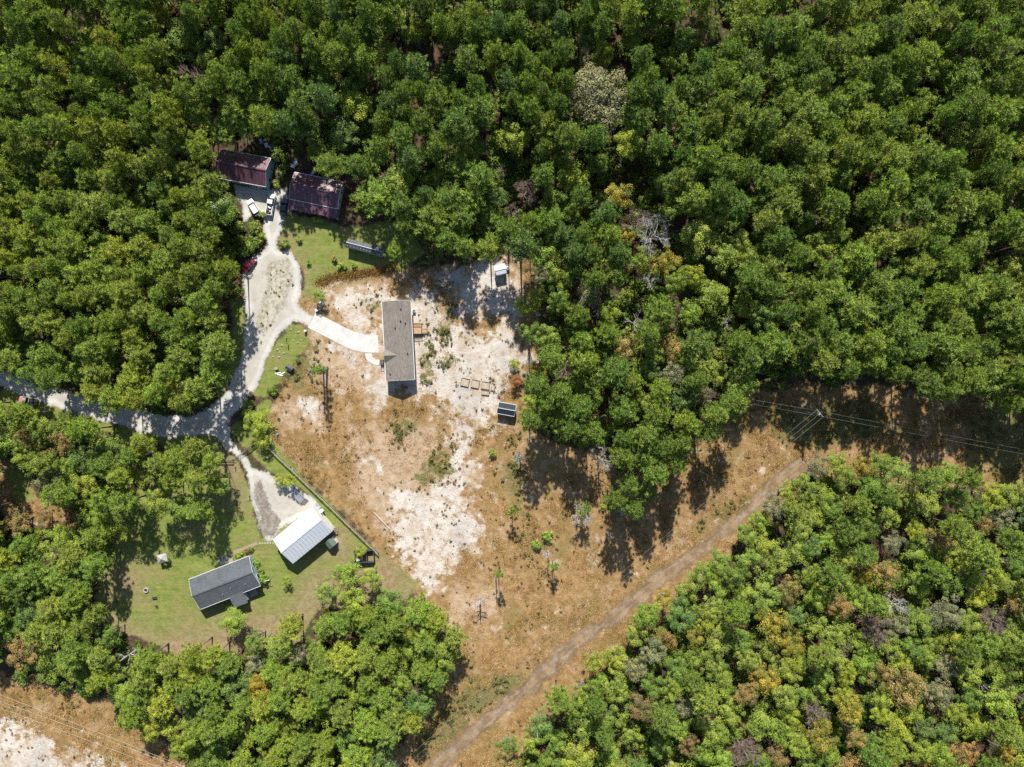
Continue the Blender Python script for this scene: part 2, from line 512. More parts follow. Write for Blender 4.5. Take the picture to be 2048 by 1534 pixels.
# ------------------------------------------------------------------ materials for things
M = {}
M['concrete'] = simple('concrete', (0.50, 0.485, 0.455), 0.16, 0.5, 0.9, bump=0.1)
M['shingle_tan'] = None
M['wall_white'] = simple('white_siding', (0.55, 0.55, 0.54), 0.08, 1.0, 0.6, streak=(0.3, 0.3, 6))
M['wall_grey'] = simple('grey_siding', (0.33, 0.37, 0.40), 0.1, 1.0, 0.6, streak=(0.3, 0.3, 6))
M['wall_cream'] = simple('cream_metal', (0.56, 0.545, 0.50), 0.06, 1.2, 0.5)
M['wall_bluegrey'] = simple('blue_grey_siding', (0.27, 0.33, 0.39), 0.1, 1.0, 0.6, streak=(0.3, 0.3, 6))
M['wall_blue'] = simple('faded_blue_siding', (0.22, 0.34, 0.44), 0.1, 1.0, 0.6, streak=(0.3, 0.3, 6))
M['wood_new'] = simple('new_timber', (0.40, 0.27, 0.16), 0.2, 2.5, 0.75, streak=(6, 1, 1))
M['wood_old'] = simple('weathered_timber', (0.19, 0.155, 0.125), 0.35, 3, 0.85, streak=(1, 4, 4))
M['wood_rail'] = simple('grey_rail_timber', (0.29, 0.25, 0.21), 0.3, 3, 0.85)
M['wood_dark'] = simple('dark_post', (0.11, 0.085, 0.07), 0.3, 3, 0.9)
M['trim'] = simple('white_trim', (0.6, 0.6, 0.59), 0.05, 2, 0.5)
M['glass'] = simple('window_glass', (0.03, 0.04, 0.05), 0.2, 1, 0.08, spec=0.6)
M['metal_galv'] = simple('galvanised_steel', (0.5, 0.52, 0.54), 0.15, 3, 0.35, metal=0.7)
M['black'] = simple('black_rubber', (0.02, 0.02, 0.022), 0.2, 3, 0.8)
M['pipe_dark'] = simple('dark_vent_pipe', (0.03, 0.03, 0.035), 0.2, 3, 0.6)
M['white_plastic'] = simple('white_plastic', (0.75, 0.76, 0.78), 0.08, 3, 0.4)
M['blue_plastic'] = simple('blue_plastic', (0.08, 0.35, 0.5), 0.1, 3, 0.4)
M['stone'] = simple('pale_stone', (0.36, 0.34, 0.31), 0.25, 3, 0.9, bump=0.4)
M['stone_grey'] = simple('weathered_stone', (0.26, 0.245, 0.22), 0.3, 3, 0.95, bump=0.4)
M['brick'] = simple('brick_paving', (0.29, 0.22, 0.18), 0.3, 4, 0.9, bump=0.3)
M['soil'] = simple('bed_soil', (0.14, 0.09, 0.06), 0.4, 3, 0.95)
M['rust'] = simple('rusty_iron', (0.2, 0.09, 0.05), 0.4, 3, 0.85)
M['insulator'] = simple('grey_fitting', (0.35, 0.36, 0.37), 0.1, 3, 0.5)


def roof_mat(name, c1, c2, fine=6.0, streak=(1, 1, 1), rough=0.9, metal=0.0, stain=None, spec=0.25):
    t = NT(name)
    v = t.oc()
    a = t.noise(t.vscale(v, streak), fine, 3, 0.7, 1)
    b = t.noise(v, 0.35, 4, 0.6, 2)
    c = t.mix(t.ss(a, 0.35, 0.65), c1, c2)
    c = t.mix(t.math('MULTIPLY', t.ss(b, 0.4, 0.7), 0.35), c, tuple(x * 0.72 for x in c1))
    if stain:
        s_ = t.noise(t.vscale(v, (1.2, 0.25, 0.25)), 0.9, 4, 0.6, 7)
        c = t.mix(t.math('MULTIPLY', t.ss(s_, 0.56, 0.72), 0.6), c, stain)
    t.bump(a, 0.3, 0.03)
    return t.base(c, rough, spec, metal)


M['shingle_tan'] = roof_mat('tan_grey_shingles', (0.14, 0.124, 0.108), (0.225, 0.203, 0.178), 1.6, (0.8, 3.5, 1))
M['shingle_grey'] = roof_mat('slate_grey_shingles', (0.07, 0.079, 0.088), (0.112, 0.122, 0.132), 2.5, (1, 2, 1), stain=(0.04, 0.046, 0.052))
M['metal_maroon'] = roof_mat('maroon_metal', (0.10, 0.045, 0.063), (0.15, 0.072, 0.09), 1.2, (4, 0.4, 1), 0.45, 0.0, spec=0.5)
M['metal_white'] = roof_mat('bare_metal_sheet', (0.33, 0.36, 0.40), (0.52, 0.55, 0.58), 0.8, (5, 0.35, 0.35), 0.6, 0.0, spec=0.3)
M['metal_grey'] = roof_mat('grey_metal', (0.066, 0.07, 0.08), (0.095, 0.10, 0.11), 1.2, (4, 0.4, 1), 0.7, 0.0)
M['metal_dark'] = roof_mat('navy_metal', (0.02, 0.031, 0.042), (0.032, 0.046, 0.06), 1.2, (4, 0.4, 1), 0.75, 0.0, spec=0.15)
M['metal_green'] = roof_mat('faded_green_roof', (0.075, 0.105, 0.088), (0.11, 0.135, 0.11), 1.5, (3, 1, 1), 0.8)
M['metal_whiteshed'] = roof_mat('white_painted_metal', (0.5, 0.53, 0.57), (0.58, 0.6, 0.62), 1.2, (3, 1, 1), 0.5)


# ------------------------------------------------------------------ buildings
def gable_building(name, label, cat, A, B, Wpx, he, hr, wall, roof, ov=0.35, rib=None, panels=None, windows=(), doors=(), trim=True, cap=None, cap_w=0.36):
    """A, B: photo pixels of the middles of the two end edges of the roof, seen at eave height"""
    a, b = P(*A, he), P(*B, he)
    k = S * (ALT - he) / ALT
    Wd = Wpx * k
    d = b - a
    Ln = d.length
    ang = math.atan2(d.y, d.x)
    c = (a + b) / 2
    t = thing(name, label, cat, c, ang)
    l, w = Ln / 2 - ov, Wd / 2 - ov
    sl = (hr - he) / (Wd / 2)
    hw = he + ov * sl - 0.03
    m = MB()
    v = [(-l, -w, 0), (l, -w, 0), (l, w, 0), (-l, w, 0), (-l, -w, hw), (l, -w, hw), (l, w, hw), (-l, w, hw), (-l, 0, hr - 0.05), (l, 0, hr - 0.05)]
    m.add(v, [(0, 1, 5, 4), (2, 3, 7, 6), (1, 2, 6, 9, 5), (3, 0, 4, 8, 7), (4, 5, 9, 8), (6, 7, 8, 9)])
    m.build('wall', wall, t)
    L2, th = Ln / 2, 0.09
    for sgn in (-1, 1):
        e = sgn * Wd / 2
        q = MB()
        pts = [(-L2, e, he), (L2, e, he), (L2, 0, hr), (-L2, 0, hr)]
        vs = pts + [(x, y, z + th) for x, y, z in pts]
        fs = [(3, 2, 1, 0), (4, 5, 6, 7), (0, 1, 5, 4), (1, 2, 6, 5), (2, 3, 7, 6), (3, 0, 4, 7)]
        if sgn > 0: fs = [tuple(reversed(f)) for f in fs]
        q.add(vs, fs)
        if rib:
            n = int(Ln / rib)
            for i in range(n + 1):
                x = -L2 + 0.03 + i * (Ln - 0.06) / n
                q.beam((x, e, he + th + 0.02), (x, sgn * 0.08, hr + th + 0.02), 0.05, 0.05)
        so = q.build('roof_slope', roof, t)
        if panels:
            n = int(Ln / panels)
            pw = Ln / n
            base = None
            slen = math.hypot(Wd / 2, hr - he)
            for i in range(n):
                if base is None:
                    pm = MB()
                    pm.box((0, 0, 0), (pw - 0.02, slen + 0.06, 0.02))
                    for rx in (-0.36, -0.12, 0.12, 0.36):
                        pm.box((rx * pw / 0.9, 0, 0.022), (0.06, slen + 0.06, 0.03))
                    base = pm.mesh('roof_panel', panels_mat if False else roof)
                po = obj('roof_panel', base, so)
                po.location = (-L2 + (i + 0.5) * pw, e / 2, (he + hr) / 2 + th + 0.025 + random.uniform(-0.004, 0.004))
                tl = math.atan2(hr - he, Wd / 2)
                po.rotation_euler = (-sgn * tl + random.uniform(-0.012, 0.012), random.uniform(-0.02, 0.02), 0)
    cp = MB()
    cp.beam((-L2 - 0.02, 0, hr + 0.12), (L2 + 0.02, 0, hr + 0.12), cap_w, 0.06)
    cp.build('ridge_cap', cap or roof, t)
    if trim:
        for sx in (-1, 1):
            f = MB()
            for sgn in (-1, 1):
                f.beam((sx * (L2 + 0.03), sgn * Wd / 2, he + 0.02), (sx * (L2 + 0.03), 0, hr + 0.02), 0.05, 0.2)
            f.build('bargeboard', M['trim'], t)
        for sgn in (-1, 1):
            MB().box((0, sgn * (Wd / 2 + 0.07), he + 0.0), (Ln, 0.13, 0.12)).build('gutter', M['trim'], t)
    for side, u, ww, wh, sill in windows:
        wn_ = MB()
        if side in 'ns':
            y = (w if side == 'n' else -w); s2 = 1 if side == 'n' else -1
            wn_.box((u * l, y + s2 * 0.03, sill + wh / 2), (ww + 0.16, 0.08, wh + 0.16))
            wo = wn_.build('window', M['trim'], t)
            MB().box((u * l, y + s2 * 0.075, sill + wh / 2), (ww, 0.03, wh)).build('pane', M['glass'], wo)
        else:
            x = (l if side == 'e' else -l); s2 = 1 if side == 'e' else -1
            wn_.box((x + s2 * 0.03, u * w, sill + wh / 2), (0.08, ww + 0.16, wh + 0.16))
            wo = wn_.build('window', M['trim'], t)
            MB().box((x + s2 * 0.075, u * w, sill + wh / 2), (0.03, ww, wh)).build('pane', M['glass'], wo)
    for side, u, z0 in doors:
        y = (w if side == 'n' else -w); s2 = 1 if side == 'n' else -1
        if side in 'ns':
            do = MB().box((u * l, y + s2 * 0.04, z0 + 1.02), (0.95, 0.07, 2.04)).build('door', M['trim'], t)
            MB().box((u * l + 0.36, y + s2 * 0.1, z0 + 1.0), (0.06, 0.06, 0.06)).build('handle', M['metal_galv'], do)
    return t, Ln, Wd


# local axes: +x from A to B, +y to the left of that
house, HL, HW = gable_building('house', 'long tan shingled ranch house standing on white sand', 'house', (792.6, 602.4), (800.7, 760.6), 57.2, 3.3, 4.75,
                               M['wall_white'], M['shingle_tan'], 0.4,
                               windows=(('n', -0.6, 1.2, 1.2, 1.4), ('n', 0.25, 1.6, 1.2, 1.4), ('n', 0.7, 1.2, 1.2, 1.4), ('s', -0.6, 1.2, 1.2, 1.4), ('s', -0.1, 1.2, 1.2, 1.4), ('e', 0.3, 1.1, 1.2, 1.4)),
                               doors=(('n', -0.3, 0.9), ('s', 0.53, 0.9)))
# local: x runs down the photo, +y to the photo's right
vent = MB().tube([(0, 0, -0.3), (0, 0, 0.4)], 0.17, 8).mesh('vent_pipe', M['pipe_dark'])


def on_roof(px, py, A=(792.6, 602.4), he=3.3, hr=4.75):
    inv = house.matrix_basis.inverted()
    z = hr
    for _ in range(4):
        q = inv @ P(px, py, z)
        z = hr - abs(q.y) / (HW / 2) * (hr - he) + 0.1
    return (q.x, q.y, z)


for zx, zy in ((500, 262), (497, 432), (561, 459), (421, 527), (596, 883), (351, 1171)):
    obj('vent_pipe', vent, house, on_roof(730 + zx / 6.975, 580 + zy / 6.975))
# cross gable over the front door
q0 = on_roof(769, 712); xr = q0[0]
g = MB()
yb = -HW / 2 - 0.05
zr = 4.55
for sg in (-1, 1):
    vs = [(xr, yb, zr), (xr, -0.15, zr + 0.2), (xr + sg * 1.9, yb, 3.42), (xr, yb, zr - 0.1), (xr, -0.15, zr + 0.1), (xr + sg * 1.9, yb, 3.3)]
    fs = [(0, 1, 2), (5, 4, 3), (0, 2, 5, 3), (2, 1, 4, 5), (1, 0, 3, 4)]
    if sg > 0: fs = [tuple(reversed(f)) for f in fs]
    g.add(vs, fs)
g.build('porch_gable', M['shingle_tan'], house)
MB().add([(xr - 1.7, yb + 0.3, 3.2), (xr + 1.7, yb + 0.3, 3.2), (xr, yb + 0.3, 4.4)], [(0, 1, 2)]).build('gable_wall', M['wall_white'], house)


def deck(name, label, x0, y0, x1, y1, h, parent_ang, wood, rails=('n', 's', 'e'), steps=None):
    """axis aligned in world: corners in photo px at deck height"""
    a, b = P(x0, y0, h), P(x1, y1, h)
    cx, cy = (a + b) / 2 @ Vector((1, 0, 0)), ((a + b) / 2).y
    lx, ly = abs(b.x - a.x), abs(b.y - a.y)
    t = thing(name, label, 'deck', (cx, cy))
    n = max(2, int(lx / 0.14))
    fl = MB()
    for i in range(n):
        fl.box((-lx / 2 + (i + 0.5) * lx / n, 0, h - 0.02), (lx / n - 0.012, ly, 0.04))
    fl.box((0, 0, h - 0.1), (lx - 0.05, ly - 0.05, 0.1))
    fl.build('deck_floor', wood, t)
    pm = MB().box((0, 0, (h + 1.0) / 2), (0.1, 0.1, h + 1.0)).mesh('post', wood)
    for sx in (-1, 1):
        for sy in (-1, 1):
            obj('post', pm, t, (sx * (lx / 2 - 0.05), sy * (ly / 2 - 0.05), 0))
    for r in rails:
        q = MB()
        if r in 'ns':
            y = (ly / 2 - 0.05) * (1 if r == 'n' else -1)
            q.box((0, y, h + 0.98), (lx, 0.12, 0.05)); q.box((0, y, h + 0.15), (lx - 0.2, 0.05, 0.08))
            for i in range(int(lx / 0.14)):
                q.box((-lx / 2 + 0.1 + i * 0.14, y + 0.03, h + 0.55), (0.04, 0.03, 0.85))
        else:
            x = (lx / 2 - 0.05) * (1 if r == 'e' else -1)
            q.box((x, 0, h + 0.98), (0.12, ly - 0.25, 0.05)); q.box((x, 0, h + 0.15), (0.05, ly - 0.25, 0.08))
            for i in range(int((ly - 0.2) / 0.14)):
                q.box((x + 0.03, -ly / 2 + 0.15 + i * 0.14, h + 0.55), (0.03, 0.04, 0.85))
        q.build('railing', wood, t)
    if steps:
        sx, sy0, sy1, nst = steps   # direction of steps along x, width in y px
        ya, yb2 = P(0, sy0, h / 2).y - cy, P(0, sy1, h / 2).y - cy
        for i in range(nst):
            z = h - (i + 1) * h / (nst + 1)
            MB().box((sx * (lx / 2 + 0.14 + i * 0.28), (ya + yb2) / 2, z - 0.03), (0.3, abs(yb2 - ya), 0.06)).build('step', wood, t)
        for yy in (ya, yb2):
            q = MB()
            x1_ = sx * (lx / 2 + nst * 0.28)
            q.beam((sx * lx / 2, yy, h + 0.9), (x1_, yy, 1.0), 0.1, 0.06)
            q.beam((sx * lx / 2, yy, h - 0.15), (x1_, yy, 0.1), 0.05, 0.2)
            q.box((x1_, yy, 0.5), (0.1, 0.1, 1.0))
            q.build('stair_rail', wood, t)
    return t


deck('deck', 'new timber back deck with railing and side steps on the tan house', 826, 646, 843.3, 667.5, 0.95, 0, M['wood_new'], ('n', 's', 'e'), (1, 658, 667, 5))
deck('front_stoop', 'small weathered front stoop where the concrete walk meets the tan house', 760.5, 720, 767.5, 729.6, 0.7, 0, M['wood_old'], ('n', 's'))
# air conditioner
p = P(828.5, 622)
t = thing('air_conditioner', 'pale outdoor air conditioner beside the tan house wall', 'air conditioner', p)
MB().box((0, 0, 0.45), (0.8, 0.8, 0.8)).build('casing', M['wall_cream'], t)
MB().disc_ring(0.05, 0.32, 0.855, 0.875, 16).build('fan_grille', M['pipe_dark'], t)
MB().box((0, 0, 0.03), (1.0, 1.0, 0.06)).build('pad', M['concrete'], t)

# concrete drive and walk, in slabs
Z2 = lambda x, y: (600 + x / 4.446, 520 + y / 4.446)
up_e = [(140, 466), (260, 528), (400, 600), (480, 637), (545, 657), (600, 667), (693, 670)]
lo_e = [(75, 605), (200, 668), (330, 735), (410, 776), (480, 802), (560, 822), (700, 826)]
drive = thing('concrete_driveway', 'curved white concrete driveway between the gravel lane and the tan house', 'driveway', (0, 0))
for i in range(6):
    q = [Z2(*up_e[i]), Z2(*up_e[i + 1]), Z2(*lo_e[i + 1]), Z2(*lo_e[i])]
    wp = [Vector(x) for x in W(q)]
    cc = sum(wp, Vector((0, 0))) / 4
    wp = [cc + (v - cc) * 0.996 for v in wp]
    MB().prism([tuple(v) for v in wp], 0, 0.075 + random.uniform(-0.004, 0.004)).build('concrete_slab', M['concrete'], drive)
drive['kind'] = 'structure'
if 'category' in drive: del drive['category']
walk = thing('concrete_walk', 'narrow curved concrete walk to the front stoop', None, (0, 0))
walk['kind'] = 'structure'
ou = [(578, 830), (578, 855), (590, 882), (612, 906), (645, 924), (675, 933), (708, 937)]
inn = [(640, 830), (641, 845), (646, 860), (655, 873), (668, 882), (685, 886), (708, 887)]
for i in range(6):
    q = [Z2(*ou[i]), Z2(*ou[i + 1]), Z2(*inn[i + 1]), Z2(*inn[i])]
    wp = [Vector(x) for x in W(q)]
    cc = sum(wp, Vector((0, 0))) / 4
    wp = [cc + (v - cc) * 0.985 for v in wp]
    MB().prism([tuple(v) for v in wp], 0, 0.08).build('concrete_slab', M['concrete'], walk)

# maroon roofed houses
hA, LA, WA = gable_building('maroon_cabin', 'maroon metal roofed house with grey walls nearest the white cars', 'house', (438, 327), (537, 345), 57, 3.3, 5.4, M['wall_blue'], M['metal_maroon'], 0.12, rib=0.9,
                            windows=(('e', -0.4, 0.9, 1.0, 1.2), ('e', 0.35, 0.9, 1.0, 1.2), ('s', 0.2, 1.2, 1.0, 1.2), ('s', -0.4, 1.2, 1.0, 1.2)), doors=(('s', 0.6, 0.2),))
sk = MB()
for i in range(3): sk.box((3.2 + i * 0.35, 1.0, 4.75), (0.22, 0.5, 0.25))
sk.build('roof_vent', M['insulator'], hA)
hB, LB, WB = gable_building('maroon_farmhouse', 'maroon metal roofed house with a full porch facing the mown lawn', 'house', (584, 371), (681, 391), 54, 3.4, 4.9, M['wall_white'], M['metal_maroon'], 0.4, rib=0.9,
                            windows=(('e', -0.4, 0.9, 1.0, 1.2), ('e', 0.4, 0.9, 1.0, 1.2), ('s', 0.5, 1.2, 1.0, 1.2), ('s', -0.5, 1.2, 1.0, 1.2)), doors=(('s', 0.0, 0.3),))
pr = MB()
y0, y1 = -WB / 2 + 0.25, -WB / 2 - 2.45
pts = [(-LB / 2, y1, 2.75), (LB / 2, y1, 2.75), (LB / 2, y0, 3.25), (-LB / 2, y0, 3.25)]
pr.add(pts + [(x, y, z + 0.08) for x, y, z in pts], [(3, 2, 1, 0), (4, 5, 6, 7), (0, 1, 5, 4), (1, 2, 6, 5), (2, 3, 7, 6), (3, 0, 4, 7)])
for i in range(15):
    x = -LB / 2 + 0.03 + i * (LB - 0.06) / 14
    pr.beam((x, y1, 2.85), (x, y0, 3.35), 0.05, 0.05)
pr.build('porch_roof', M['metal_maroon'], hB)
pm = MB().box((0, 0, 1.37), (0.12, 0.12, 2.74)).mesh('porch_post', M['trim'])
for i in range(6): obj('porch_post', pm, hB, (-LB / 2 + 0.2 + i * (LB - 0.4) / 5, y1 + 0.15, 0))
MB().box((0, (y0 + y1) / 2, 0.12), (LB - 0.4, 2.2, 0.24)).build('porch_floor', M['wood_old'], hB)

# long shed, white shed, dark shed, barn, green shed, grey house
sC, LC, WC = gable_building('long_shed', 'long narrow grey metal shed on the mown lawn', 'shed', (693.4, 485), (764.6, 503.8), 17.2, 2.5, 3.0, M['wall_grey'], M['metal_grey'], 0.15, rib=0.75, trim=False, cap=M['trim'], cap_w=0.13)
for i in range(11):
    for sg in (-1, 1):
        MB().box((-LC / 2 + 0.5 + i * (LC - 1) / 10, sg * WC * 0.33, 2.5 + 0.5 * 0.34 + 0.18), (0.11, 0.11, 0.06)).build('roof_fixing', M['trim'], sC)
gable_building('white_shed', 'small white shed in tree shade at the yard corner', 'shed', (990.2, 541.5), (1011.5, 536.5), 19.5, 2.5, 2.9, M['wall_bluegrey'], M['metal_whiteshed'], 0.12, rib=0.8, trim=False,
               windows=(('s', 0.4, 0.6, 0.6, 1.2),), doors=(('s', -0.3, 0.05),))
p = P(1015.2, 535.8, 1)
t = thing('water_tank', 'small round pale blue tank beside the white shed', 'tank', p)
MB().tube([(0, 0, 0), (0, 0, 1.0), (0, 0, 1.12)], [0.5, 0.5, 0.2], 14).build('tank_body', simple('pale_blue_tank', (0.4, 0.55, 0.65), 0.1, 2, 0.4), t)
MB().tube([(0, 0, 1.11), (0, 0, 1.2)], 0.16, 10).build('lid', M['black'], t)
gable_building('dark_shed', 'dark navy metal shed with white edge trim by the wood', 'shed', (995.9, 815.1), (1030.5, 821.4), 22.3, 2.3, 3.0, M['wall_grey'], M['metal_dark'], 0.12, rib=0.8, cap=M['trim'], cap_w=0.14,
               windows=(('s', 0.4, 0.6, 0.6, 1.2),), doors=(('s', -0.3, 0.05),))
barn, LBN, WBN = gable_building('barn', 'white metal barn with bright ribbed roof at the gravel spur', 'barn', (565.7, 1103), (645.6, 1037.4), 63, 3.5, 4.95, M['wall_cream'], M['metal_white'], 0.12, panels=0.92, trim=False,
                                windows=(('e', 0.3, 0.8, 0.8, 1.4),), doors=(('s', 0.3, 0.05),))
MB().box((-1.0, WBN / 2 - 0.06, 1.5), (3.0, 0.08, 3.0)).build('roller_door', M['trim'], barn)
MB().box((2.8, WBN / 2 - 0.06, 1.5), (3.0, 0.08, 3.0)).build('roller_door', M['trim'], barn)
gable_building('green_shed', 'tiny green roofed shed in the shade behind the white barn', 'shed', (656.3, 1079.5), (667, 1092.5), 19, 2.0, 2.6, M['wall_cream'], M['metal_green'], 0.1, trim=False, doors=(('n', 0, 0.05),))
hG, LG, WG = gable_building('bungalow', 'slate grey shingled house with white trim on the lawn', 'house', (389.5, 1188.7), (509.6, 1141.6), 63.5, 3.1, 4.7, M['wall_bluegrey'], M['shingle_grey'], 0.4,
                            windows=(('e', -0.45, 1.0, 1.2, 1.0), ('e', 0.4, 1.0, 1.2, 1.0), ('n', 0.3, 1.4, 1.2, 1.0), ('n', -0.5, 1.2, 1.2, 1.0), ('s', 0.7, 1.2, 1.2, 1.0), ('s', -0.6, 1.2, 1.2, 1.0)),
                            doors=(('n', 0.05, 0.3),))
# rear wing: low roof carried on from the back slope
x0, x1 = 0.1 * LG - 1.9, 0.1 * LG + 2.0
sl = 1.6 / (WG / 2)
ya, yb = -WG / 2 + 0.4, -WG / 2 - 3.0
wg = MB()
pts = [(x0, yb, 3.1 - 0.25), (x1, yb, 2.85), (x1, ya, 3.1 + 0.4 * sl + 0.05), (x0, ya, 3.1 + 0.4 * sl + 0.05)]
wg.add(pts + [(x, y, z + 0.1) for x, y, z in pts], [(3, 2, 1, 0), (4, 5, 6, 7), (0, 1, 5, 4), (1, 2, 6, 5), (2, 3, 7, 6), (3, 0, 4, 7)])
wg.build('wing_roof', M['shingle_grey'], hG)
MB().box(((x0 + x1) / 2, yb / 2 - WG / 4 + 0.25, 1.38), (x1 - x0 - 0.5, 2.5, 2.76)).build('wing_wall', M['wall_bluegrey'], hG)
MB().box((x1 + 1.0, -WG / 2 - 1.1, 0.25), (2.2, 2.6, 0.5)).build('back_porch', M['wood_rail'], hG)
for vx, vy in ((5.4, -2.2), (-1.2, -2.6), (1.5, -1.8), (-4.5, 2.2), (4.6, 1.9)):
    z = 4.7 - abs(vy) * sl + 0.1
    MB().tube([(vx, vy, z - 0.2), (vx, vy, z + 0.3)], 0.08, 8).build('vent_pipe', M['insulator'], hG)

# ------------------------------------------------------------------ vehicles
GLASS = simple('car_glass', (0.015, 0.02, 0.025), 0.1, 1, 0.06, spec=0.6)
TYRE = M['black']
LIGHT = simple('headlamp', (0.8, 0.82, 0.85), 0.05, 3, 0.15)
TAIL = simple('tail_lamp', (0.4, 0.02, 0.02), 0.05, 3, 0.2)


def paint(name, c):
    t = NT(name)
    v = t.noise(t.oc(), 1.5, 3)
    t.base(t.mix(t.ss(v, 0.3, 0.7), tuple(x * 0.93 for x in c), c), 0.25, 0.5)
    t.b.inputs['Coat Weight'].default_value = 0.5
    return t.m


def loft(secs):
    """secs: (x, half width, z0, z1, top half width) -> rounded body along x"""
    m = MB()
    n = 10
    for x, w, z0, z1, tw in secs:
        zm = z0 + (z1 - z0) * 0.55
        m.v += [(x, -w * 0.9, z0), (x, -w, z0 + 0.12), (x, -w, zm), (x, -tw - (w - tw) * 0.25, z1 - 0.05), (x, -tw * 0.85, z1),
                (x, tw * 0.85, z1), (x, tw + (w - tw) * 0.25, z1 - 0.05), (x, w, zm), (x, w, z0 + 0.12), (x, w * 0.9, z0)]
    for i in range(len(secs) - 1):
        for k in range(n):
            k2 = (k + 1) % n
            m.f.append((i * n + k, (i + 1) * n + k, (i + 1) * n + k2, i * n + k2))
    m.f.append(tuple(range(n)))
    m.f.append(tuple(reversed(range((len(secs) - 1) * n, len(secs) * n))))
    return m


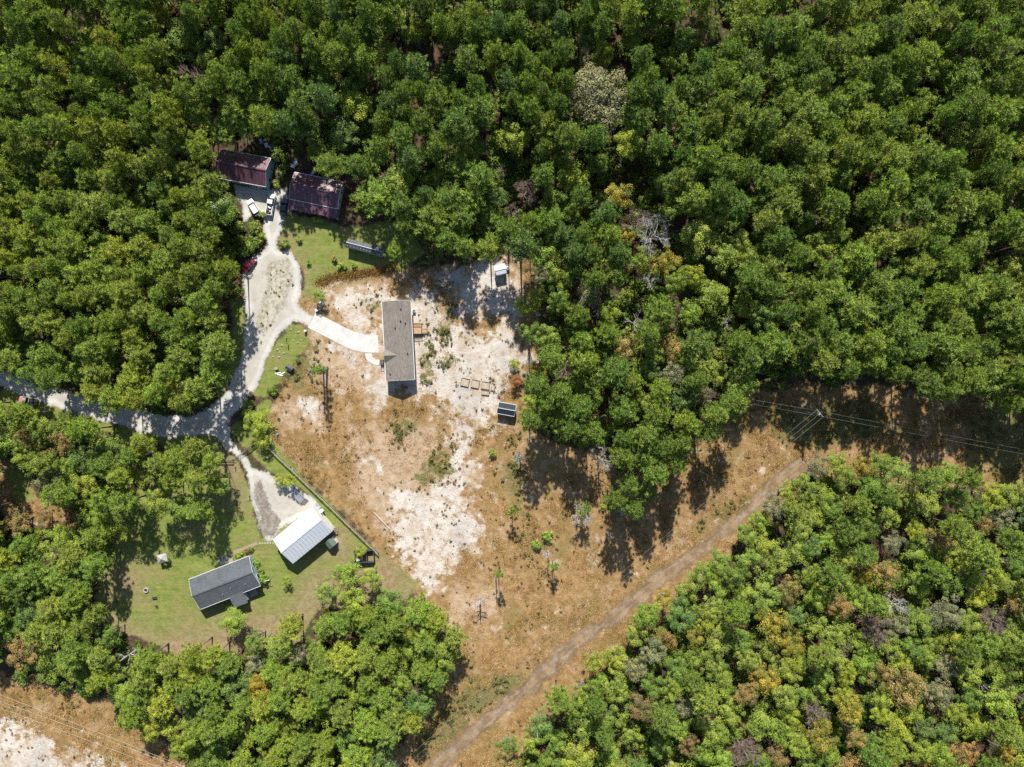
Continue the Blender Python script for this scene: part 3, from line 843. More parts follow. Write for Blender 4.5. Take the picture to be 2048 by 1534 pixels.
def car(name, label, cat, px, py, dirpx, length, colour, kind='suv', group=None, bed=None, hood=None):
    """front points along dirpx (photo direction)"""
    h = 1.4
    p = P(px, py, 1.0)
    ang = math.atan2(-dirpx[1], dirpx[0])
    t = thing(name, label, cat, p, ang, group)
    l = length / 2
    pm_ = paint(name + '_paint', colour)
    wd = 0.95
    if kind == 'pickup':
        secs = [(-l, wd * 0.93, 0.45, 1.05, wd * 0.9), (-l + 0.15, wd, 0.4, 1.1, wd * 0.92), (0.12 * l, wd, 0.4, 1.1, wd * 0.92), (0.3 * l, wd, 0.4, 1.12, wd * 0.9), (0.55 * l, wd, 0.4, 1.12, wd * 0.88), (0.92 * l, wd * 0.95, 0.4, 1.02, wd * 0.8), (l, wd * 0.82, 0.5, 0.9, wd * 0.7)]
        cab = (-0.12 * l, 0.02 * l, 0.38 * l, 0.62 * l, 1.85)
    elif kind == 'suv':
        secs = [(-l, wd * 0.88, 0.5, 1.0, wd * 0.85), (-l + 0.15, wd * 0.98, 0.38, 1.1, wd * 0.9), (0.3 * l, wd, 0.35, 1.08, wd * 0.9), (0.55 * l, wd, 0.35, 1.02, wd * 0.88), (0.9 * l, wd * 0.93, 0.38, 0.88, wd * 0.8), (l, wd * 0.78, 0.45, 0.75, wd * 0.66)]
        cab = (-0.93 * l, -0.8 * l, 0.2 * l, 0.52 * l, 1.72)
    else:
        secs = [(-l, wd * 0.85, 0.45, 0.88, wd * 0.8), (-l + 0.2, wd * 0.95, 0.33, 0.96, wd * 0.86), (-0.3 * l, wd * 0.97, 0.3, 0.98, wd * 0.88), (0.45 * l, wd * 0.97, 0.3, 0.94, wd * 0.86), (0.88 * l, wd * 0.92, 0.33, 0.8, wd * 0.76), (l, wd * 0.76, 0.42, 0.68, wd * 0.64)]
        cab = (-0.72 * l, -0.42 * l, 0.1 * l, 0.46 * l, 1.42)
    body = loft(secs).build('body', pm_, t)
    xb0, xb1, xf1, xf0, zr = cab
    zb = 1.02 if kind != 'car' else 0.9
    bw, tw = wd * 0.9, wd * 0.72
    roof_th = 0.06
    # cabin pillars + roof as painted shell, glass as parts
    MB().add([(xb1, -tw, zr), (xf1, -tw, zr), (xf1, tw, zr), (xb1, tw, zr), (xb1 - 0.03, -tw * 1.05, zr - roof_th), (xf1 + 0.05, -tw * 1.05, zr - roof_th), (xf1 + 0.05, tw * 1.05, zr - roof_th), (xb1 - 0.03, tw * 1.05, zr - roof_th)],
             [(0, 1, 2, 3), (0, 4, 5, 1), (1, 5, 6, 2), (2, 6, 7, 3), (3, 7, 4, 0)]).build('car_roof', pm_, t)
    zt = zr - roof_th
    MB().add([(xf0, -bw, zb), (xf0, bw, zb), (xf1 + 0.05, tw * 1.02, zt), (xf1 + 0.05, -tw * 1.02, zt)], [(0, 1, 2, 3)]).build('windscreen', GLASS, t)
    MB().add([(xb0, bw, zb), (xb0, -bw, zb), (xb1 - 0.03, -tw * 1.02, zt), (xb1 - 0.03, tw * 1.02, zt)], [(0, 1, 2, 3)]).build('rear_window', GLASS, t)
    for sg in (-1, 1):
        MB().add([(xb0, sg * bw, zb), (xf0, sg * bw, zb), (xf1 + 0.05, sg * tw * 1.03, zt), (xb1 - 0.03, sg * tw * 1.03, zt)], [(0, 1, 2, 3) if sg < 0 else (3, 2, 1, 0)]).build('side_window', GLASS, t)
        MB().box((l - 0.12, sg * wd * 0.62, 0.72), (0.18, 0.34, 0.16)).build('headlight', LIGHT, t)
        MB().box((-l + 0.03, sg * wd * 0.78, 0.85), (0.1, 0.2, 0.25)).build('taillight', TAIL, t)
        MB().box((xf0 - 0.25, sg * (wd + 0.08), zb + 0.08), (0.12, 0.2, 0.14)).build('wing_mirror', pm_, t)
    wm = MB().tube([(0, -0.11, 0), (0, 0.11, 0)], 0.34, 14).mesh('wheel', TYRE)
    for sx in (-0.6, 0.62):
        for sg in (-1, 1):
            obj('wheel', wm, t, (sx * l, sg * (wd - 0.08), 0.34))
    if hood:
        MB().box((0.78 * l, 0, 1.08), (0.38 * l, wd * 1.45, 0.05)).build('bonnet', paint(name + '_bonnet', hood), t)
    if kind == 'pickup':
        bx0, bx1 = -l + 0.12, xb0 - 0.08
        f = MB()
        f.box(((bx0 + bx1) / 2, 0, 1.105), (bx1 - bx0, wd * 1.5, 0.02))
        f.build('bed_floor', M['black'], t)
        q = MB()
        for sg in (-1, 1): q.box(((bx0 + bx1) / 2, sg * wd * 0.84, 1.2), (bx1 - bx0, 0.14, 0.3))
        q.build('bed_side', pm_, t)
        MB().box((bx0 - 0.02, 0, 1.2), (0.08, wd * 1.68, 0.3)).build('tailgate', pm_, t)
        if bed:
            for i in range(9):
                o_ = MB().box((0, 0, 0), (random.uniform(0.2, 0.5), random.uniform(0.2, 0.4), 0.25))
                oo = o_.build('bed_load', random.choice([M['rust'], M['white_plastic'], M['wood_old']]), t,
                              (random.uniform(bx0 + 0.3, bx1 - 0.3), random.uniform(-0.5, 0.5), 1.25), random.uniform(0, 3))
    return t


car('parked_suv', 'white estate car parked askew by the maroon roofed house', 'car', 506.2, 414.3, (-95, -150), 4.75, (0.74, 0.75, 0.76), 'suv')
car('pickup_truck', 'white pickup truck with rusty load in its bed', 'pickup truck', 540.6, 408.8, (40, -215), 5.8, (0.76, 0.77, 0.78), 'pickup', bed=True)
car('parked_car', 'dark blue car parked between the white pickup and the porch', 'car', 566.8, 413, (18, -195), 4.9, (0.02, 0.03, 0.045), 'car')
car('red_car', 'dark red car in shade at the turnaround edge', 'car', 497.6, 528.7, (100, -112), 4.3, (0.16, 0.012, 0.028), 'car')
car('old_pickup', 'old pickup with faded red bonnet and black bed beside the lane', 'pickup truck', 55, 801, (-135, -20), 4.6, (0.30, 0.31, 0.32), 'pickup', hood=(0.5, 0.16, 0.14))

# utility trailer, camper, cage trailer
p = P(598, 994, 0.6)
t = thing('utility_trailer', 'grey utility trailer on the gravel beside the barn', 'trailer', p, math.atan2(-95, 105))
MB().box((-0.2, 0, 0.55), (3.2, 1.7, 0.08)).build('trailer_floor', simple('trailer_steel', (0.2, 0.22, 0.25), 0.25, 3, 0.6), t)
rl = MB()
for sg in (-1, 1):
    rl.box((-0.2, sg * 0.85, 0.95), (3.2, 0.06, 0.06)); rl.box((-0.2, sg * 0.85, 0.72), (3.2, 0.05, 0.05))
    for i in range(5): rl.box((-1.78 + i * 0.79, sg * 0.85, 0.75), (0.06, 0.06, 0.45))
rl.box((-1.8, 0, 0.95), (0.06, 1.7, 0.06))
rl.build('side_rail', M['metal_galv'], t)
MB().box((2.0, 0, 0.32), (1.15, 1.7, 0.05), M=Matrix.Rotation(0.42, 3, 'Y')).build('ramp_gate', M['wood_old'], t)
MB().tube([(-1.8, -0.6, 0.5), (-3.0, 0, 0.45), (-1.8, 0.6, 0.5)], 0.05, 6).build('drawbar', M['metal_galv'], t)
wm = MB().tube([(0, -0.1, 0), (0, 0.1, 0)], 0.33, 14).mesh('wheel', TYRE)
for sg in (-1, 1):
    obj('wheel', wm, t, (0.1, sg * 1.0, 0.33))
    MB().box((0.1, sg * 1.0, 0.74), (0.9, 0.26, 0.04)).build('mudguard', M['metal_galv'], t)

p = P(441, 413, 2)
t = thing('camper_trailer', 'white camper half hidden under the pines by the parked cars', 'camper', p, R(35))
MB().prism([(-2.4, -1.15), (2.2, -1.15), (2.4, -0.9), (2.4, 0.9), (2.2, 1.15), (-2.4, 1.15)], 0.55, 2.5).build('body', M['white_plastic'], t)
MB().box((-0.4, 0, 2.55), (1.0, 0.8, 0.16)).build('roof_hatch', M['wall_cream'], t)
MB().box((0.5, -1.17, 1.7), (1.0, 0.04, 0.55)).build('window', M['glass'], t)
MB().tube([(2.4, -0.5, 0.5), (3.4, 0, 0.45), (2.4, 0.5, 0.5)], 0.05, 6).build('drawbar', M['metal_galv'], t)
for sg in (-1, 1): obj('wheel', wm, t, (-0.2, sg * 0.95, 0.33))

p = P(729.5, 1112, 0.5)
t = thing('garden_enclosure', 'dark framed overgrown pen at the lower end of the rail fence', 'pen', p, R(3))
fr = simple('dark_frame', (0.05, 0.06, 0.075), 0.2, 3, 0.6)
for (a, b) in (((-2.6, -1.5), (2.6, -1.5)), ((-2.6, 1.6), (2.6, 1.6)), ((-2.6, -1.5), (-2.6, 1.6)), ((2.6, -1.5), (2.6, 1.6)), ((0.7, -1.5), (0.7, 1.6))):
    q = MB()
    q.beam((*a, 1.5), (*b, 1.5), 0.16, 0.12); q.beam((*a, 0.75), (*b, 0.75), 0.06, 1.3)
    q.build('pen_side', fr, t)
pm = MB().box((0, 0, 0.8), (0.18, 0.18, 1.6)).mesh('post', fr)
for x, y in ((-2.6, -1.5), (2.6, -1.5), (-2.6, 1.6), (2.6, 1.6), (0.7, -1.5), (0.7, 1.6)): obj('post', pm, t, (x, y, 0))
MB().box((-0.9, 0.05, 0.1), (3.0, 2.8, 0.2)).build('planting_soil', M['soil'], t)
MB().box((-1.7, -0.9, 0.8), (0.9, 0.5, 0.5)).build('crate', M['white_plastic'], t)

# ------------------------------------------------------------------ fences, gate, posts
rail_mesh = {}


def rail_fence(name, label, pts, h=1.25, nrail=3, sp=2.5, wood=None, post=None, cap=False):
    wpt = [P(x, y, h) for x, y in pts]
    t = thing(name, label, 'fence', wpt[0])
    o = wpt[0]
    pm = MB().box((0, 0, (h + 0.12) / 2), (0.15, 0.15, h + 0.12)).mesh('post', post or wood)
    for i in range(len(wpt) - 1):
        a, b = wpt[i] - o, wpt[i + 1] - o
        d = b - a
        n = max(1, round(d.length / sp))
        key = (round(d.length / n, 3), round(math.atan2(d.y, d.x), 3), nrail)
        bay = d / n
        ang = math.atan2(bay.y, bay.x)
        rm = MB().box((0, 0, 0), (bay.length - 0.16, 0.05, 0.15)).mesh('rail', wood)
        cm = MB().box((0, 0, 0), (bay.length - 0.004, 0.2, 0.045)).mesh('cap_rail', wood)
        for k in range(n):
            q = a + bay * k
            obj('post', pm, t, (q.x, q.y, 0))
            mid = q + bay / 2
            for r in range(nrail):
                z = h - 0.15 - r * (h - 0.3) / max(1, nrail - 1) * 0.85
                obj('rail', rm, t, (mid.x, mid.y, z + random.uniform(-0.02, 0.02)), ang + random.uniform(-0.006, 0.006))
            if cap: obj('cap_rail', cm, t, (mid.x, mid.y, h + 0.145), ang)
    e = wpt[-1] - o
    obj('post', pm, t, (e.x, e.y, 0))
    return t


Z5 = lambda x, y: (380 + x / 5.1125, 820 + y / 5.1125)
rail_fence('rail_fence', 'long weathered rail fence between the barn lawn and the dry field', [Z5(785, 375), Z5(860, 445), Z5(1090, 660), Z5(1400, 960), Z5(1700, 1255), Z5(1920, 1470)], 1.3, 2, 2.5, M['wood_rail'], M['wood_dark'], True)
rail_fence('entrance_fence', 'short dark rail fence from the trees to the metal gate', [(413, 920), (463.5, 920.5)], 1.3, 3, 2.2, M['wood_old'], M['wood_dark'], True)
rail_fence('shrub_fence', 'short dark rail fence from the metal gate into the roadside tree', [(490.5, 900.5), (518, 880)], 1.3, 3, 2.2, M['wood_dark'], M['wood_dark'], True)
a, b = P(465, 919.4, 1.2), P(489.5, 901.8, 1.2)
d = b - a
t = thing('field_gate', 'grey tubular metal gate across the gravel spur', 'gate', a, math.atan2(d.y, d.x))
ln = d.length
fm = MB()
for z in (0.15, 1.25): fm.tube([(0.1, 0, z), (ln - 0.1, 0, z)], 0.04, 6)
for x in (0.1, ln - 0.1, ln / 2): fm.tube([(x, 0, 0.15), (x, 0, 1.25)], 0.035, 6)
fm.build('gate_frame', M['metal_galv'], t)
bm_ = MB().tube([(0.1, 0, 0), (ln - 0.1, 0, 0)], 0.025, 6).mesh('gate_bar', M['metal_galv'])
for z in (0.35, 0.57, 0.8, 1.02): obj('gate_bar', bm_, t, (0, 0, z))
# lone posts along the spur and the road
pm = MB().tube([(0, 0, 0), (0, 0, 1.05), (0, 0, 1.12)], [0.11, 0.1, 0.05], 8).mesh('post', M['wood_dark'])
for (x, y), lb in ((Z5(318, 385), 'dark wooden post just before the metal gate'), (Z5(450, 585), 'dark wooden post just past the metal gate'), (Z5(597, 888), 'dark wooden post midway down the gravel spur verge'),
                   (Z5(711, 1222), 'dark wooden post at the lower end of the spur verge'), ((571, 676), 'dark post on the verge nearest the lane fork'), ((574.5, 690), 'dark post among stones by the lane')):
    w_ = P(x, y, 1)
    t = thing('wooden_post', lb, 'post', w_, 0, 'lone wooden posts')
    obj('shaft', pm, t)
    MB().box((0, 0, 1.13), (0.24, 0.24, 0.03)).build('cap', M['wood_rail'], t)

# raised beds
def raised_bed(px, py, lx, ly, rot, label, planted=True):
    t = thing('raised_bed', label, 'raised bed', P(px, py, 0.3), rot, 'timber raised beds')
    for sg in (-1, 1):
        MB().box((0, sg * ly / 2, 0.2), (lx + 0.05, 0.08, 0.4)).build('board', M['wood_old'], t)
        MB().box((sg * lx / 2, 0, 0.19), (0.06, ly - 0.1, 0.36)).build('board', M['wood_old'], t)
    MB().box((0, 0, 0.12), (lx - 0.1, ly - 0.1, 0.2)).build('soil_fill', M['bed'], t)
    return t


M['bed'] = simple('pale_bed_soil', (0.36, 0.295, 0.225), 0.3, 2, 0.95)
raised_bed(930, 764.5, 2.15, 2.1, R(-12), 'weathered timber raised bed nearest the tan house')
raised_bed(950.6, 767.8, 2.15, 2.1, R(-11), 'weathered timber raised bed in the middle of the row')
raised_bed(970.7, 771, 2.2, 1.95, R(-9), 'weathered timber raised bed at the far end of the row')
raised_bed(971, 785.3, 2.0, 1.2, R(-7), 'low empty timber frame just below the row of beds')
raised_bed(986, 774, 0.9, 1.9, R(-8), 'narrow timber bed closest to the wood edge')

# ------------------------------------------------------------------ garden things
p = P(292.8, 1180)
t = thing('fire_ring', 'round white fire ring on the lawn', 'fire pit', p)
blk = MB().box((0, 0, 0.2), (0.24, 0.3, 0.4)).mesh('block', M['stone'])
for k in range(13):
    a_ = 2 * math.pi * k / 13
    obj('block', blk, t, (0.55 * math.cos(a_), 0.55 * math.sin(a_), 0), a_)
MB().tube([(0, 0, 0.02), (0, 0, 0.08)], 0.42, 14).build('ash', M['black'], t)
t = thing('garden_bench', 'small grey garden bench near the fire ring', 'bench', P(308.3, 1195.6, 0.5), R(10))
for i in range(4): MB().box((0, -0.22 + i * 0.13, 0.45), (1.25, 0.11, 0.04)).build('seat_slat', M['wood_old'], t)
for i in range(3): MB().box((0, 0.3, 0.58 + i * 0.14), (1.25, 0.04, 0.11)).build('back_slat', M['wood_old'], t)
for sx in (-1, 1):
    for sy in (-0.2, 0.28): MB().box((sx * 0.56, sy, 0.22 if sy < 0 else 0.45), (0.07, 0.06, 0.43 if sy < 0 else 0.9)).build('leg', M['wood_old'], t)
# garden canopy
t = thing('garden_canopy', 'small pale peaked canopy at the shaded lawn edge', 'canopy', P(324, 1117, 2), R(14))
MB().add([(-1.3, -1.15, 1.9), (1.3, -1.15, 1.9), (1.3, 1.15, 1.9), (-1.3, 1.15, 1.9), (0, 0, 2.7)], [(0, 1, 4), (1, 2, 4), (2, 3, 4), (3, 0, 4)]).build('canopy_cloth', simple('canopy_fabric', (0.32, 0.31, 0.30), 0.15, 1.5, 0.8), t)
for sx in (-1, 1):
    for sy in (-1, 1): MB().box((sx * 1.2, sy * 1.05, 0.97), (0.07, 0.07, 1.94)).build('leg', M['metal_galv'], t)
# brick walk, patio, stepping stones
def strip(name, label, pts_l, pts_r, nb, m, zt):
    t = thing(name, label, None, (0, 0)); t['kind'] = 'structure'
    return t


walk2 = thing('brick_walk', 'pale brick walk from the grey house to the barn', None, P(486, 1097)); walk2['kind'] = 'structure'
A_, B_ = P(458, 1109), P(514.5, 1086.5)
d = B_ - A_
ang = math.atan2(d.y, d.x)
walk2.location = A_; walk2.rotation_euler = (0, 0, ang)
nb = int(d.length / 0.42)
bkm = MB().box((0, 0, 0.03), (0.39, 0.41, 0.06)).mesh('paver', M['brick'])
for i in range(nb):
    for j in range(2):
        obj('paver', bkm, walk2, ((i + 0.5) * d.length / nb, (j - 0.5) * 0.43, random.uniform(0, 0.012)), random.uniform(-0.03, 0.03))
t = thing('patio', 'small paved patio with clutter behind the grey house', None, P(446, 1119), ang); t['kind'] = 'structure'
pvm = MB().box((0, 0, 0.025), (0.56, 0.56, 0.05)).mesh('paver', M['stone'])
for i in range(4):
    for j in range(4): obj('paver', pvm, t, ((i - 1.5) * 0.6, (j - 1.5) * 0.6, random.uniform(0, 0.012)))
for i in range(6):
    q = P(519.5 + i * 5.3, 1086.5 - 0.1 * i)
    t = tag(MB().prism([(0.26 * math.cos(k * 0.7854 + 0.39), 0.2 * math.sin(k * 0.7854 + 0.39)) for k in range(8)], 0, 0.05).build('stepping_stone', M['stone'], None, q, random.uniform(-0.2, 0.2)),
            ['pale stepping stone closest to the brick walk', 'second pale stepping stone out from the brick walk', 'third pale stepping stone out from the brick walk', 'third pale stepping stone out from the barn', 'second pale stepping stone out from the barn', 'pale stepping stone closest to the barn'][i], 'stepping stone', 'stepping stones between walk and barn')
t = thing('patio_table', 'small round table with chairs on the house patio', 'table', P(441, 1117, 0.7), 0.3)
MB().tube([(0, 0, 0.7), (0, 0, 0.74)], 0.5, 14).build('tabletop', M['wood_old'], t)
MB().tube([(0, 0, 0), (0, 0, 0.7)], 0.05, 6).build('pedestal', M['wood_dark'], t)
for k, lb in ((0, 'red patio chair beside the round table nearest the steps'), (2.2, 'dark patio chair beside the round table nearest the house'), (4.1, 'pale patio chair beside the round table by the trees')):
    q = P(441, 1117, 0.5) + Vector((0.85 * math.cos(k), 0.85 * math.sin(k), 0))
    c_ = thing('patio_chair', lb, 'chair', q, k, 'patio chairs')
    mm = [M['rust'], M['wood_dark'], M['white_plastic']][int(k // 1.5)] if k < 4 else M['white_plastic']
    MB().box((0, 0, 0.43), (0.45, 0.45, 0.05)).build('seat', mm, c_)
    MB().box((0.22, 0, 0.68), (0.04, 0.45, 0.45)).build('backrest', mm, c_)
    for sx in (-1, 1):
        for sy in (-1, 1): MB().box((sx * 0.19, sy * 0.19, 0.2), (0.04, 0.04, 0.4)).build('leg', mm, c_)
# front steps of the grey house
t = thing('porch_steps', 'wooden steps between the patio and the grey house', 'steps', P(462, 1118), ang)
for i in range(3): MB().box((0, -0.45 * i + 0.3, 0.09 + 0.17 * i), (1.2, 0.45, 0.18 + 0.34 * i - 0.17 * i)).build('step', M['wood_rail'], t)

# hose post beside the grey house, bins, boulder, doghouse, table, logs
t = thing('clothes_post', 'white clothes post at the corner of the grey house', 'post', P(536, 1160, 1.5), R(15))
MB().box((0, 0, 1.0), (0.12, 0.12, 2.0)).build('upright', M['trim'], t)
MB().box((0, 0, 2.0), (1.5, 0.1, 0.1)).build('crossbar', M['trim'], t)
t = thing('trash_bin', 'pale blue wheeled bin where the concrete drive meets the lane', 'bin', P(633, 620, 0.8), R(20))
MB().add([(-.27, -.3, 0.08), (.27, -.3, .08), (.27, .3, .08), (-.27, .3, .08), (-.32, -.36, 1.0), (.32, -.36, 1.0), (.32, .36, 1.0), (-.32, .36, 1.0)], [(3, 2, 1, 0), (0, 1, 5, 4), (1, 2, 6, 5), (2, 3, 7, 6), (3, 0, 4, 7)]).build('bin_body', simple('bin_plastic', (0.32, 0.4, 0.52), 0.1, 3, 0.5), t)
MB().box((0, 0, 1.03), (0.7, 0.78, 0.07)).build('lid', simple('bin_lid', (0.5, 0.56, 0.66), 0.1, 3, 0.5), t)
for sg in (-1, 1): MB().tube([(sg * 0.28, 0.3, 0.12), (sg * 0.36, 0.3, 0.12)], 0.12, 8).build('wheel', M['black'], t)


def rock(rad, seed, name='boulder'):
    r_ = random.Random(seed)
    m = MB()
    n, k_ = 9, 5
    for i in range(k_):
        ph = (i / (k_ - 1)) * math.pi / 2
        for j in range(n):
            a_ = 2 * math.pi * j / n
            q = rad * (0.85 + 0.3 * r_.random())
            m.v.append((q * math.cos(ph) * math.cos(a_), q * math.cos(ph) * math.sin(a_), q * 0.75 * math.sin(ph)))
    for i in range(k_ - 1):
        for j in range(n):
            m.f.append((i * n + j, i * n + (j + 1) % n, (i + 1) * n + (j + 1) % n, (i + 1) * n + j))
    return m


tag(rock(0.85, 3).build('boulder', simple('white_boulder', (0.5, 0.44, 0.4), 0.1, 2, 0.9), None, P(644, 607), 0, True), 'rounded white boulder beside the small roadside tree', 'boulder')
for (x, y), lb in (((610.3, 662), 'white cylindrical marker on the verge below the drive mouth'),):
    t = thing('white_marker', lb, 'marker post', P(x, y, 0.8))
    MB().tube([(0, 0, 0), (0, 0, 1.1), (0, 0, 1.2)], [0.32, 0.3, 0.12], 12).build('drum', M['white_plastic'], t)
    MB().tube([(0, 0, 0), (0, 0, 0.2)], 0.4, 12).build('foot', M['black'], t)
STONE_LB = ['lowest pale stone at the lane edge of the verge scatter', 'grey stone beside the lane edge in the verge scatter', 'small grey stone next to the lane edge pair', 'large grey stone midway up the verge scatter', 'small stone right beside the dark post among stones', 'elongated pale stone nearest the lane fork', 'large whitish stone beside the white cylindrical marker',
            'pale slab like stone below the white marker', 'pale stone low in the grass of the verge scatter', 'whitish stone lowest and farthest from the lane', 'pale stone out on the field side of the scatter', 'large stone at the very bottom of the verge scatter', 'small pale stone on the outer field side of the scatter']
k_ = 0
for zx, zy, rr in ((830, 930, .35), (880, 850, .45), (900, 880, .3), (930, 800, .4), (985, 770, .3), (1035, 620, .35), (1120, 650, .45), (1060, 745, .3), (950, 890, .4), (985, 880, .3), (1110, 770, .35), (900, 935, .4), (1150, 740, .3)):
    w_ = P(400 + zx / 5.68, 550 + zy / 5.68)
    lbs = ['in a loose line by the lane']
    tag(rock(rr * 0.75, 20 + k_).build('stone', M['stone_grey'], None, w_, 0, True), STONE_LB[k_], 'stone', 'pale stones scattered on the verge'); k_ += 1
t = thing('dog_house', 'dark gabled dog house on the grass by the lane', 'dog house', P(579, 735.5, 0.8), R(-35))
MB().box((0, 0, 0.45), (1.6, 1.1, 0.9)).build('wall', M['wood_dark'], t)
for sg in (-1, 1):
    MB().add([(-.95, sg * .75, .82), (.95, sg * .75, .82), (.95, 0, 1.35), (-.95, 0, 1.35), (-.95, sg * .75, .88), (.95, sg * .75, .88), (.95, 0, 1.41), (-.95, 0, 1.41)],
             [f if sg < 0 else tuple(reversed(f)) for f in [(3, 2, 1, 0), (4, 5, 6, 7), (0, 1, 5, 4), (1, 2, 6, 5), (2, 3, 7, 6), (3, 0, 4, 7)]]).build('roof_slope', M['metal_grey'], t)
MB().box((0.81, 0, 0.35), (0.03, 0.5, 0.6)).build('opening', M['black'], t)
t = thing('garden_table', 'small pale table near the dog house', 'table', P(552.3, 736.5, 0.7), R(20))
MB().box((0, 0, 0.7), (0.9, 0.7, 0.05)).build('tabletop', M['wood_rail'], t)
for sx in (-1, 1):
    for sy in (-1, 1): MB().box((sx * .38, sy * .28, .34), (.06, .06, .68)).build('leg', M['wood_dark'], t)
for i, (x, y, r_) in enumerate(((556, 746, 5), (560, 750, -15), (565, 747, 30))):
    tag(MB().box((0, 0, 0.06 + i * 0.001), (1.6, 0.22, 0.1)).build('board', M['white_plastic'], None, P(x, y), R(r_)),
        ['white board on the ground nearest the small pale table', 'white board on the ground between two other boards', 'white board on the ground nearest the dog house'][i], 'board', 'white boards on the ground')
lg = MB()
pts = [P(*Z5(1880, 1045)), P(*Z5(1955, 1125)), P(*Z5(2045, 1220))]
lg.tube([(v - pts[0]) + Vector((0, 0, 0.16)) for v in pts], [0.14, 0.16, 0.13], 8)
tag(lg.build('fallen_log', simple('bleached_log', (0.43, 0.36, 0.31), 0.2, 3, 0.9), None, pts[0]), 'bleached log lying in the dry grass beside the rail fence', 'log')
tag(MB().disc_ring(0.2, 0.42, 0.02, 0.2, 18).build('discarded_tyre_ring', M['black'], None, P(558, 839)), 'old black tyre on pale soil near the roadside tree', 'tyre')
for x, y, lb in ((555, 868, 'turquoise bucket at the corner of the dry field'), (585.5, 938.5, 'turquoise bucket beside the middle of the rail fence')):
    t = thing('bucket', lb, 'bucket', P(x, y, 0.3), 0, 'turquoise buckets by the fence')
    MB().tube([(0, 0, 0), (0, 0, 0.5)], [0.22, 0.28], 12).build('bucket_body', M['blue_plastic'], t)
    MB().tube([(-0.28, 0, 0.5), (0, 0, 0.62), (0.28, 0, 0.5)], 0.015, 5).build('handle', M['metal_galv'], t)
# barn clutter
for (x, y), dd, mk, lb in (((629.5, 1010.5), (0.9, 0.6, 0.7), 'insulator', 'grey crate at the top corner of the barn'), ((636, 1015.5), (1.3, 0.9, 0.9), 'insulator', 'grey cabinet against the gable end of the barn'),
                           ((642, 1022), (1.0, 0.9, 1.0), 'white_plastic', 'white chest freezer against the gable end of the barn'), ((646.5, 1028.5), (0.7, 0.5, 0.6), 'black', 'small black box against the gable end of the barn')):
    t = thing('storage_box', lb, 'box', P(x, y, 0.6), R(38), 'boxes against the barn')
    MB().box((0, 0, dd[2] / 2), dd).build('box_body', M[mk], t)
    MB().box((0, 0, dd[2] + 0.03), (dd[0] + 0.05, dd[1] + 0.05, 0.06)).build('lid', M[mk], t)
t = thing('tarp_lean_to', 'small tarp lean-to against the lower gable corner of the barn', 'lean-to', P(667.5, 1059, 1.0), R(-10))
MB().add([(-.9, -.6, 1.2), (.9, -.6, 1.2), (.9, .7, 1.9), (-.9, .7, 1.9)], [(0, 1, 2, 3)]).build('tarp', simple('tan_tarp', (0.4, 0.33, 0.22), 0.2, 2, 0.8), t)
for sx in (-.85, .85):
    for sy, z in ((-.55, 1.2), (.65, 1.88)): MB().box((sx, sy, z / 2), (.07, .07, z)).build('post', M['wood_dark'], t)
# scrap behind the maroon houses
sr = random.Random(5)
SCRAP_LB = ['pale scrap heap end closest to the top of the cabin roof', 'white scrap in the middle of the heap behind the cabin', 'white scrap at the corner of the cabin roof', 'pale scrap lowest in the heap by the cabin gable', 'small scrap topmost in the heap behind the cabin',
            'lone pale scrap between the two maroon roofs', 'pale scrap at the near corner of the porch house roof', 'pale scrap just above the porch house roof corner', 'pale scrap midway behind the porch house roof']
k_ = 0
for x, y in ((522, 282), (533, 290), (541, 296), (546, 302), (530, 281), (556, 312), (586, 332), (592, 326), (626, 346)):
    t = thing('scrap_item', SCRAP_LB[k_], 'scrap', P(x, y, 0.5), sr.uniform(0, 3), 'pale scrap behind the houses')
    MB().box((0, 0, 0.35), (sr.uniform(0.7, 1.6), sr.uniform(0.5, 1.0), 0.7)).build('sheet_box', sr.choice([M['white_plastic'], M['metal_galv'], M['wall_bluegrey']]), t)
    MB().box((0.2, 0.1, 0.75), (0.6, 0.4, 0.06), 0.5).build('loose_sheet', M['white_plastic'], t); k_ += 1

# ------------------------------------------------------------------ power lines
wire_m = simple('aluminium_wire', (0.27, 0.27, 0.27), 0.1, 1, 0.5, metal=0.3)
POLE_H = 12.0


def pole(px, py, label, armdir, h=POLE_H):
    """px, py: photo position of the pole's top"""
    w_ = P(px, py, h)
    t = thing('utility_pole', label, 'utility pole', w_, math.atan2(armdir[1], armdir[0]), 'utility poles of the power line')
    MB().tube([(0, 0, 0), (0, 0, h)], [0.19, 0.13], 10).build('pole_shaft', simple('pole_wood', (0.33, 0.28, 0.23), 0.2, 2, 0.9), t)
    MB().box((0, 0.16, h - 0.4), (2.6, 0.12, 0.14)).build('crossarm', M['wood_rail'], t)
    im = MB().tube([(0, 0, 0), (0, 0, 0.22)], [0.07, 0.05], 8).mesh('insulator', M['insulator'])
    for x in (-1.2, 0, 1.2): obj('insulator', im, t, (x, 0.16, h - 0.33))
    MB().tube([(0.3, 0, h - 1.9), (0.3, 0, h - 1.1)], 0.24, 10).build('transformer', M['insulator'], t)
    return t, w_


def wire(a, b, sag, label, group):
    n = 16
    pts = []
    for i in range(n + 1):
        u = i / n
        q = a.lerp(b, u)
        q.z -= sag * 4 * u * (1 - u)
        pts.append(q - a)
    tag(MB().tube(pts, 0.018, 4).build('power_cable', wire_m, None, a), label, 'cable', group)


